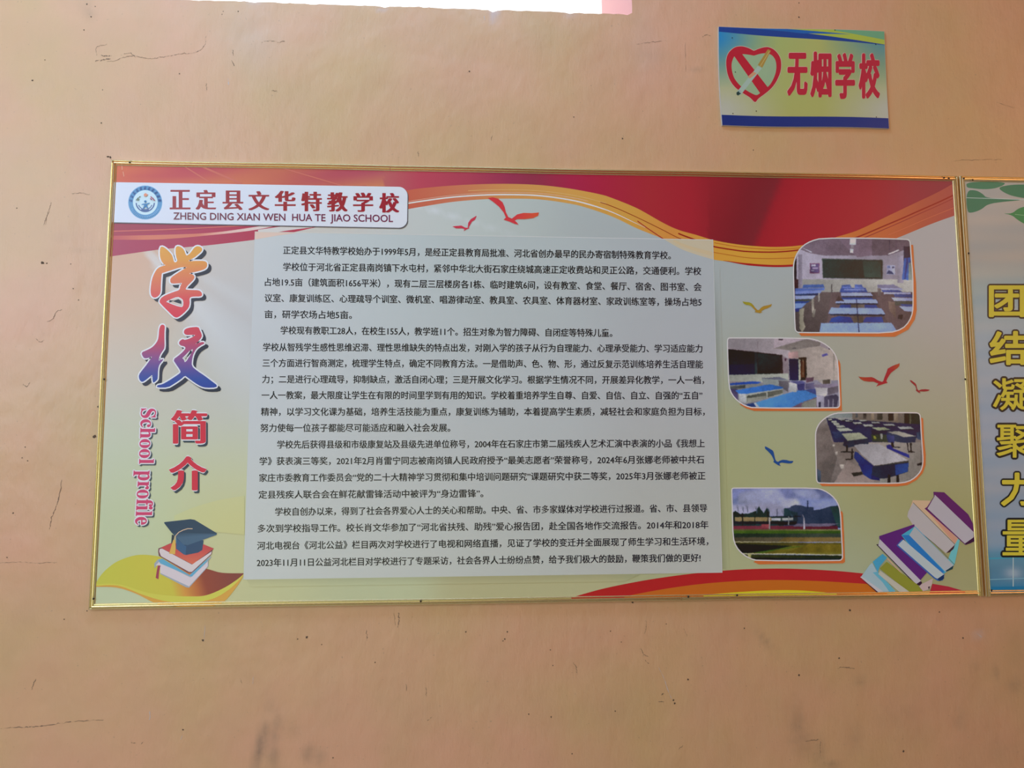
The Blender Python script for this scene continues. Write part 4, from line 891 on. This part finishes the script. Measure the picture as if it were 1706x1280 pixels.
it3 = [(BIG, (122, 110, 104)), ((100, 90, 1600, 260), (124, 122, 120)), ((620, 90, 1600, 250), (104, 94, 86)), ((660, 100, 690, 160), (80, 80, 82)), ((760, 100, 800, 180), (70, 62, 58)), ((860, 100, 900, 190), (128, 112, 96)), ((940, 100, 1010, 190), (66, 60, 54)), ((1085, 100, 1150, 200), (40, 34, 36)), ((1160, 100, 1210, 220), (120, 106, 92)), ((1290, 100, 1500, 280), (52, 50, 44)), ((1360, 100, 1380, 240), (84, 80, 66)), ((100, 100, 620, 160), (130, 136, 134)),
       ([(100, 250), (280, 180), (560, 1100), (100, 1100)], (112, 102, 98)), ([(150, 350), (300, 220), (420, 700), (330, 1010), (150, 1010)], (104, 94, 90)), ([(560, 720), (900, 900), (900, 1010), (380, 1010)], (136, 120, 114)), ([(780, 450), (1500, 480), (1500, 1010), (1000, 1010)], (134, 124, 116)), ([(280, 165), (1500, 250), (1500, 420), (1000, 480), (560, 480), (380, 480)], (54, 50, 72))]
for k, (x, y, w, h) in enumerate([(300, 178, 60, 16), (340, 205, 85, 22), (370, 232, 90, 26), (400, 262, 130, 26), (425, 175, 110, 12), (520, 195, 110, 14), (620, 222, 130, 20), (750, 250, 150, 26), (700, 195, 110, 12), (860, 220, 120, 14), (1010, 245, 170, 20), (1200, 280, 220, 30), (560, 185, 80, 8), (460, 190, 70, 8)]):
    it3.append(([(x, y), (x + w * .8, y - 2), (x + w, y + h), (x + w * .2, y + h + 2)], (150 - k * 1, 150 - k, 136)))
    it3.append(([(x + w * .2, y + h + 2), (x + w, y + h), (x + w, y + h + 10), (x + w * .25, y + h + 12)], (36, 36, 44)))
it3 += [([(410, 300), (560, 296), (630, 330), (460, 342)], (150, 152, 138)), ([(360, 345), (470, 342), (520, 420), (400, 440)], (58, 60, 84)), ([(480, 370), (710, 355), (820, 430), (560, 462)], (142, 142, 120)), ([(520, 440), (560, 462), (830, 430), (830, 500), (560, 550), (500, 520)], (48, 52, 64)), ([(540, 520), (560, 520), (560, 600), (640, 600), (640, 612), (470, 612), (470, 600), (540, 596)], (28, 26, 28)), ([(610, 560), (624, 560), (626, 700), (530, 712), (530, 700), (608, 690)], (28, 26, 26)),
        ([(870, 292), (1030, 285), (1110, 318), (960, 330)], (142, 146, 118)), ([(860, 310), (960, 330), (1110, 318), (1060, 350), (960, 400), (880, 400)], (42, 46, 60)), ([(860, 380), (1080, 380), (1080, 480), (880, 470)], (66, 66, 56)), ([(890, 400), (900, 440), (930, 440), (920, 400)], (130, 130, 60)), ([(980, 370), (1010, 370), (1010, 440), (985, 440)], (140, 138, 130)), ([(1065, 345), (1220, 338), (1445, 402), (1290, 414)], (146, 140, 128)), ([(1070, 350), (1290, 414), (1450, 404), (1430, 480), (1310, 490), (1160, 470), (1060, 440)], (56, 58, 76)),
        ([(1060, 380), (1160, 400), (1160, 500), (1080, 480)], (62, 62, 96)), ([(1120, 480), (1145, 480), (1160, 540), (1240, 540), (1240, 552), (1120, 548)], (34, 32, 36)), ([(1320, 490), (1342, 490), (1345, 590), (1425, 602), (1425, 615), (1340, 612)], (38, 32, 34)), ([(1365, 490), (1385, 488), (1385, 600), (1368, 600)], (38, 32, 34)), ([(1055, 520), (1110, 510), (1150, 560), (1350, 640), (1360, 690), (1200, 620), (1070, 560)], (52, 52, 110)), ([(1450, 350), (1520, 340), (1520, 460), (1460, 440)], (60, 66, 84)), ([(1455, 760), (1530, 740), (1530, 775), (1460, 780)], (34, 24, 28)),
        ([(650, 600), (700, 620), (760, 680), (900, 790), (1000, 860), (1000, 980), (860, 960), (740, 860), (700, 760), (640, 680)], (44, 52, 92)), ([(640, 520), (720, 505), (960, 498), (1345, 715), (1240, 740), (900, 785), (740, 640)], (150, 144, 146)), ([(900, 785), (1345, 715), (1345, 740), (900, 810)], (70, 64, 60)), ([(860, 800), (1350, 740), (1340, 860), (1180, 915), (1000, 960), (860, 900)], (52, 50, 62)), ([(1170, 770), (1350, 745), (1335, 860), (1180, 910)], (46, 70, 120)),
        ([(850, 780), (880, 800), (860, 960), (760, 900), (720, 760)], (46, 56, 104)), ([(1080, 900), (1110, 900), (1112, 1010), (1070, 1010)], (34, 32, 30)), ([(1190, 905), (1222, 905), (1225, 1010), (1190, 1010)], (34, 30, 30)), ([(970, 950), (1060, 950), (1060, 1010), (980, 1010)], (128, 124, 116)), ([(600, 880), (740, 860), (760, 900), (640, 925)], (62, 54, 50)), ([(455, 770), (515, 765), (510, 820), (470, 825)], (168, 158, 148)), ([(395, 605), (432, 600), (430, 640), (402, 640)], (150, 140, 132)), ([(365, 510), (392, 508), (390, 532), (368, 534)], (158, 150, 140)), ([(165, 820), (215, 860), (210, 1010), (160, 1010)], (74, 80, 92))]
picture((1340, 675), 7.7545, [(150, 400), (160, 320), (200, 240), (270, 175), (360, 125), (460, 106), (1000, 106), (1440, 106), (1478, 116), (1494, 150), (1505, 400), (1525, 650), (1525, 760), (1500, 850), (1430, 930), (1340, 985), (1200, 1006), (700, 1006), (200, 1004), (172, 990), (164, 950), (158, 700)],
        [(1505, 160), (1535, 175), (1545, 420), (1568, 640), (1566, 780), (1530, 880), (1450, 970), (1330, 1035), (1200, 1052), (700, 1050), (230, 1048), (200, 1020), (600, 800)], it3, 'picture of long rows of folding desks and blue seats', seed=3)
it4 = [(BIG, (112, 120, 160)), ((100, 100, 1600, 240), (108, 112, 152)), ([(200, 170), (420, 120), (700, 110), (780, 200), (820, 280), (500, 320), (180, 300)], (142, 144, 172)), ([(880, 130), (1150, 110), (1250, 200), (1230, 260), (950, 200)], (134, 138, 170)), ([(760, 260), (950, 230), (1000, 330), (820, 370), (700, 350)], (156, 156, 178)), ([(110, 320), (700, 300), (800, 380), (780, 480), (110, 440)], (144, 142, 166)), ([(1160, 300), (1400, 290), (1400, 380), (1180, 380)], (128, 134, 170)),
       ([(110, 420), (160, 400), (220, 440), (340, 430), (420, 400), (460, 340), (520, 430), (560, 360), (590, 380), (600, 470), (780, 470), (780, 620), (110, 620)], (48, 58, 54)), ([(780, 370), (860, 355), (880, 335), (940, 320), (1020, 330), (1060, 345), (1165, 350), (1165, 390), (1250, 380), (1380, 340), (1480, 330), (1540, 420), (1540, 620), (780, 620)], (62, 64, 80)), ([(1380, 345), (1500, 340), (1530, 600), (1470, 600)], (56, 70, 68)), ((1083, 262, 1097, 370), (52, 54, 74)), ([(780, 375), (800, 360), (880, 400), (960, 420), (960, 540), (780, 520)], (54, 62, 66)),
       ((150, 480, 620, 532), (130, 112, 82)), ((620, 490, 740, 524), (160, 160, 168)), ((760, 490, 900, 520), (150, 150, 148)), ((110, 535, 950, 580), (50, 44, 48)), ((110, 570, 700, 600), (54, 62, 62)), ([(600, 470), (1000, 464), (1000, 474), (600, 480)], (40, 42, 46)), ((110, 592, 1480, 636), (100, 54, 62)), ([(940, 565), (1500, 560), (1360, 600), (900, 600)], (100, 92, 108)), ([(490, 572), (600, 570), (600, 620), (490, 620)], (128, 70, 74)),
       ((240, 430, 256, 590), (42, 42, 40)), ((400, 400, 412, 580), (44, 48, 44)), ((570, 380, 582, 560), (44, 42, 44)), ((688, 370, 700, 470), (84, 84, 100)), ((590, 480, 604, 650), (146, 140, 140)), ((838, 470, 850, 580), (130, 130, 130)), ([(1020, 440), (1035, 460), (1052, 500), (1056, 650), (1036, 650), (1034, 500)], (150, 146, 156)),
       ([(110, 636), (1560, 636), (1560, 690), (110, 690)], (98, 98, 66)), ((110, 655, 1560, 705), (70, 86, 42)), ([(110, 690), (1560, 690), (1560, 740), (110, 740)], (62, 64, 56)), ((110, 740, 1560, 800), (104, 88, 58)), ([(110, 740), (800, 740), (700, 800), (110, 800)], (84, 76, 62)), ([(110, 795), (960, 798), (960, 806), (110, 804)], (150, 144, 110)), ([(1190, 806), (1560, 808), (1560, 816), (1190, 814)], (160, 152, 110)),
       ([(110, 805), (1560, 812), (1560, 850), (110, 850)], (82, 74, 44)), ((110, 845, 1560, 960), (100, 92, 46)), ([(110, 820), (900, 850), (700, 890), (380, 940), (110, 960)], (40, 46, 40)), ([(380, 940), (900, 860), (1100, 850), (700, 900), (500, 950)], (76, 90, 46)), ([(1100, 830), (1560, 830), (1560, 930), (800, 940)], (104, 92, 44)), ([(250, 946), (900, 948), (1560, 966), (1560, 976), (900, 960), (250, 958)], (168, 162, 130)), ([(110, 960), (1560, 976), (1560, 1050), (110, 1050)], (62, 60, 42)), ([(110, 1000), (1560, 1010), (1560, 1060), (110, 1060)], (48, 50, 50)), ([(315, 960), (360, 960), (355, 1010), (320, 1005)], (150, 146, 100))]
for (x, y, w, h) in [(160, 320, 60, 90), (230, 330, 50, 90), (290, 320, 40, 100), (410, 340, 40, 90), (560, 350, 30, 60), (740, 380, 50, 60), (860, 430, 60, 60)]:
    for q in range(4): it4.append(([(x + q * 9, y + q % 2 * 20), (x + q * 9 + 4, y + q % 2 * 20), (x + w * .6 + 3, y + h), (x + w * .6, y + h)], (84, 86, 104)))
picture((1205, 800), 7.7545, [(117, 160), (117, 122), (126, 112), (170, 111), (700, 110), (1200, 112), (1300, 140), (1400, 205), (1470, 290), (1505, 400), (1520, 700), (1536, 990), (1524, 1025), (1490, 1034), (450, 1036), (350, 1010), (250, 950), (170, 860), (132, 740), (124, 400)],
        [(1530, 400), (1545, 430), (1560, 700), (1572, 1060), (1545, 1076), (700, 1086), (460, 1090), (390, 1060), (800, 800), (1400, 500)], it4, 'picture of a sports ground with a goal and trees', seed=4, soft=7)

# ------------------------------------------------------------------ second board, cut by the photograph's right edge
X2 = 2.4060
b2 = empty('slogan_board', (X2, WY, ZB), 'gold framed board with green leaves and yellow slogan characters at the right edge', 'notice board')
O2 = b2.location.copy()
box('backing_panel', .004, FACE + .0004 - O2.y, .004, 1.196, 0, 1.196, M_EDGE, b2)
rail((X2, zt), (X2 + 1.2, zt), (0, -1), 1, 1, b2, O2)
rail((X2, ZB - .001), (X2, zt), (1, 0), 0, 1, b2, O2, sag=-.0003)
rail((X2 + .013, ZB), (X2 + 1.2, ZB), (0, 1), 0, 1, b2, O2)
rail((X2 + 1.2, ZB), (X2 + 1.2, zt), (-1, 0), 1, 1, b2, O2)
for n_ in [(1620.5, 299.5), (1606, 297), (1614, 422), (1652, 984)]: nail(*n_, b2, O2)
p2 = Print(FACE, O2)
g2 = grad([(290, (160, 150, 138)), (360, (156, 146, 136)), (430, (150, 142, 132)), (480, (140, 148, 142)), (560, (142, 148, 150)), (700, (138, 142, 150)), (820, (132, 136, 142)), (880, (124, 132, 142)), (912, (110, 128, 142)), (925, (86, 120, 136)), (950, (88, 112, 126)), (992, (52, 102, 134))])
def bg2(x, y):
    c = g2(y)
    c = c + np.array((10, 4, 0)) * (math.sin(y * .21) * .3 + math.sin(y * .07 + x * .02) * .4)
    r = math.hypot(x - 1688, (y - 955) * 1.6); c = c + (np.array((176, 168, 168)) - c) * .55 * math.exp(-(r / 14) ** 2)
    return c
def PX(X, Z, y=FACE):
    v = Vector((X, y, Z)) - CAM
    return (853 + F_PX * v.dot(rx) / v.dot(rz), 640 + F_PX * v.dot(ry) / v.dot(rz))
p2.strip([PX(X2 + .004, zt - .005), PX(X2 + 1.195, zt - .005)], [PX(X2 + .004, ZB + .005), PX(X2 + 1.195, ZB + .005)], bg2, 120, 130)
K = CR(1300, 250, 4.197); GN = 0
for pts, c in [(((1303, 222), (1560, 224), (1575, 240), (1510, 268), (1430, 276), (1340, 268), (1300, 262)), (56, 112, 84)), (((1520, 262), (1600, 244), (1704, 240), (1860, 250), (1960, 300), (1860, 345), (1720, 340), (1620, 322), (1560, 296)), (50, 108, 80)),
               (((1300, 282), (1370, 280), (1420, 310), (1440, 335), (1620, 345), (1700, 350), (1560, 362), (1450, 378), (1405, 418), (1340, 440), (1305, 436)), (48, 106, 80)), (((1550, 442), (1620, 446), (1660, 410), (1720, 392), (1860, 400), (1900, 470), (1840, 540), (1720, 525), (1660, 490), (1620, 455)), (50, 116, 70)),
               (((1980, 260), (2100, 240), (2300, 300), (2200, 360), (2060, 340)), (60, 120, 80)), (((2400, 250), (2600, 240), (2800, 330), (2600, 380), (2460, 340)), (54, 110, 78))]:
    p2.poly(chaikin(K(*pts), 2), c)
p2.line(K((1300, 334), (1500, 340), (1704, 348), (1900, 345)), .9, (168, 178, 168))
p2.line(K((1640, 450), (1700, 460), (1860, 465)), .8, (120, 160, 120))
p2.line([(1647, 931), (1680, 928), (1800, 929)], 3.0, (70, 128, 144))
p2.line([(1688, 915), (1688, 986)], 1.6, (150, 160, 168)); p2.line([(1649, 966), (1800, 960)], 1.2, (112, 146, 166))
p2.poly([(1652, 978), (1900, 974), (1900, 986), (1652, 988)], (44, 100, 132))
for x, r in ((1760, 30), (1900, 44), (2080, 36), (2300, 50)):
    p2.poly(disc(r, 30, x, 960 - r * .2), (92, 140, 158)); p2.poly(disc(r * .6, 24, x, 960 - r * .2), (120, 158, 170))
z2 = p2.z
p2.build('background_print', b2)
for ch, x0, y0, x1, y1 in [('团', 1649, 477, 1706, 527), ('结', 1650, 553, 1709, 607), ('凝', 1655, 631, 1714, 683), ('聚', 1661, 708.5, 1720, 762), ('力', 1669, 789, 1724, 842), ('量', 1671, 867, 1730, 925)]:
    pg = Print(FACE, O2, z2 + 2 * STEP); V2, F2 = glyphs(ch, 3); P = box_fit(V2, x0, y0, x1, y1)
    dense = ch in '凝聚量'
    fat(pg, P, F2, 4.2, 4.2, (44, 38, 34), 14); fat(pg, P, F2, 1.6 if not dense else .8, 1.5 if not dense else .8, (180, 160, 46), 10)
    pg.build('slogan_character', b2)

# ------------------------------------------------------------------ no smoking sign
sc_ = W(1340, 210, 0)
sg = empty('no_smoking_sign', (sc_[0], WY, sc_[2]), 'small blue and yellow no smoking sign with a red heart and crossed cigarette', 'sign')
OS = sg.location.copy()
SF = .004
def SW(px, py, y): return W(px, py, y)
ps = Print(SF, OS)
TLs, TRs, BRs, BLs = (1197.5, 44.5), (1473, 52.5), (1481, 214), (1203.5, 208.5)
def sg_pt(u, v):
    t = np.array(TLs) * (1 - u) * (1 - v) + np.array(TRs) * u * (1 - v) + np.array(BRs) * u * v + np.array(BLs) * (1 - u) * v
    return t + np.array((2.0 * math.sin(math.pi * v) * (-1 if u < .5 else -.3) * abs(1 - 2 * u), .9 * math.sin(math.pi * u * 2)))
def sgcol(x, y):
    u = (x - 1200) / 276; v = (y - 48) / 162
    base = np.array((160, 152, 86)); cc = np.array((168, 158, 140)); bl = np.array((52, 116, 158)); gn = np.array((142, 152, 92))
    edge = min(1, max(0, (abs(u - .52) - .10) / .38)); low_ = min(1, max(0, (v - .35) / .45))
    c = base * (1 - edge * low_) + cc * edge * low_
    k = min(1, max(0, (abs(u - .48) - .12) / .36)) * (1 - min(1, max(0, (v - .12) / .5)))
    c = c * (1 - k) + (bl if u < .5 else np.array((84, 122, 128))) * k
    k2 = max(0, 1 - abs(u - .35) / .25) * max(0, 1 - v / .9) * .6
    return c * (1 - k2) + gn * k2
GA = [[sg_pt(i / 40, j / 24) for i in range(41)] for j in range(25)]
V2 = [GA[j][i] for j in range(25) for i in range(41)]
ps.mesh2(V2, [(j * 41 + i, j * 41 + i + 1, (j + 1) * 41 + i + 1, (j + 1) * 41 + i) for j in range(24) for i in range(40)], sgcol)
def sline(v0, u0=0, u1=1, n=20): return [tuple(sg_pt(u, v0(u) if callable(v0) else v0)) for u in np.linspace(u0, u1, n)]
ps.strip(sline(0.0), sline(lambda u: .05 + .09 * u), lambda x, y: (32, 62, 118), 24, 2)
ps.strip(sline(0.0, .42), sline(lambda u: .02 + .115 * ((u - .42) / .58), .42), lambda x, y: (156, 158, 60), 24, 1)
ps.strip(sline(0.0, .70), sline(lambda u: .01 + .075 * ((u - .7) / .3), .70), lambda x, y: (104, 142, 104), 16, 1)
ps.strip(sline(lambda u: .0 + .12 * max(0, u - .42), .18, .80), sline(lambda u: .0 + .12 * max(0, u - .42) + .035 * (1 - abs(u - .49) / .31), .18, .80), lambda x, y: (30, 86, 142), 16, 1)
ps.strip(sline(.895), sline(1.0), lambda x, y: (38, 52, 104), 24, 1)
zsg = ps.z
# board thickness behind the print
rim_ = [tuple(sg_pt(u, 0)) for u in np.linspace(0, 1, 20)] + [tuple(sg_pt(1, v)) for v in np.linspace(.05, 1, 12)] + [tuple(sg_pt(u, 1)) for u in np.linspace(.95, 0, 20)] + [tuple(sg_pt(0, v)) for v in np.linspace(.95, .05, 12)]
rim_ = offset_poly(rim_, .4)
Vr = [tuple(np.array(W(*p, SF + .0001)) - np.array(OS)) for p in rim_]; Vr += [(v[0], 0.0, v[2]) for v in Vr]; n_ = len(rim_)
link('sign_board', Vr, [tuple(range(n_))] + [(k, (k + 1) % n_, n_ + (k + 1) % n_, n_ + k) for k in range(n_)], new_mat('sign_board_plastic', (.60, .58, .52), .5), sg)
ps.build('sign_print', sg)
K = CR(1180, 20, 5.331); pz = Print(SF, OS, zsg + STEP)
heart = catmull(K((405, 345), (350, 318), (290, 305), (230, 318), (180, 365), (160, 430), (165, 520), (190, 600), (235, 665), (300, 715), (370, 760), (415, 800), (450, 765), (530, 705), (590, 640), (635, 550), (648, 470), (635, 400), (590, 340), (530, 312), (470, 320), (405, 345)), 4)[:-1]
hin = catmull(K((405, 388), (350, 378), (300, 375), (240, 385), (212, 440), (208, 500), (228, 580), (275, 645), (330, 690), (385, 722), (430, 738), (470, 712), (540, 655), (580, 590), (602, 520), (602, 450), (580, 400), (540, 372), (480, 368), (405, 388)), 4)[:-1]
pz.poly(offset_poly(heart, .9), (176, 150, 130)); pz.poly(heart, (168, 40, 50))
pz.poly(hin, lambda x, y: (140, 152, 116))
pz.poly(K((225, 385), (290, 360), (545, 690), (470, 735)), (168, 40, 50))
pz.poly(K((250, 715), (440, 480), (475, 500), (290, 735), (265, 742)), lambda x, y: (150, 158, 142))
pz.poly(K((440, 470), (530, 330), (555, 345), (480, 495)), (156, 118, 56)); pz.line(K((462, 480), (543, 350)), 1.0, (178, 150, 90))
pz.poly(K((350, 575), (400, 530), (430, 545), (370, 590)), (184, 130, 96))
pz.poly(K((250, 715), (275, 700), (290, 725), (265, 742), (252, 735)), (52, 62, 58)); pz.poly(K((266, 700), (280, 690), (296, 706), (282, 722)), (140, 150, 140))
pz.build('heart_emblem', sg, label='red heart with a slash and a cigarette')
for ch, x0, y0, x1, y1 in [('无', 1311.5, 88.5, 1345.5, 159.5), ('烟', 1350, 86.5, 1385.5, 162), ('学', 1391.5, 88.5, 1424.5, 164.5), ('校', 1430.5, 89, 1466, 164)]:
    pg = Print(SF, OS, zsg + STEP); V2, F2 = glyphs(ch, 3); P = box_fit(V2, x0 + 1.6, y0 + 1.6, x1 - 1.6, y1 - 1.6)
    fat(pg, P, F2, 2.4, 2.6, (190, 150, 132), 8, (-.4, -.4)); fat(pg, P, F2, 1.7, 2.3, (170, 42, 54), 10)
    pg.build('sign_character', sg)
for n_ in [(1221, 189), (1220, 63, ), (1460, 195), (1459, 74), (1391, 50), (1225, 120), (1260, 185)]: nail(*n_, sg, OS, y=SF - .0006, r=.0016)
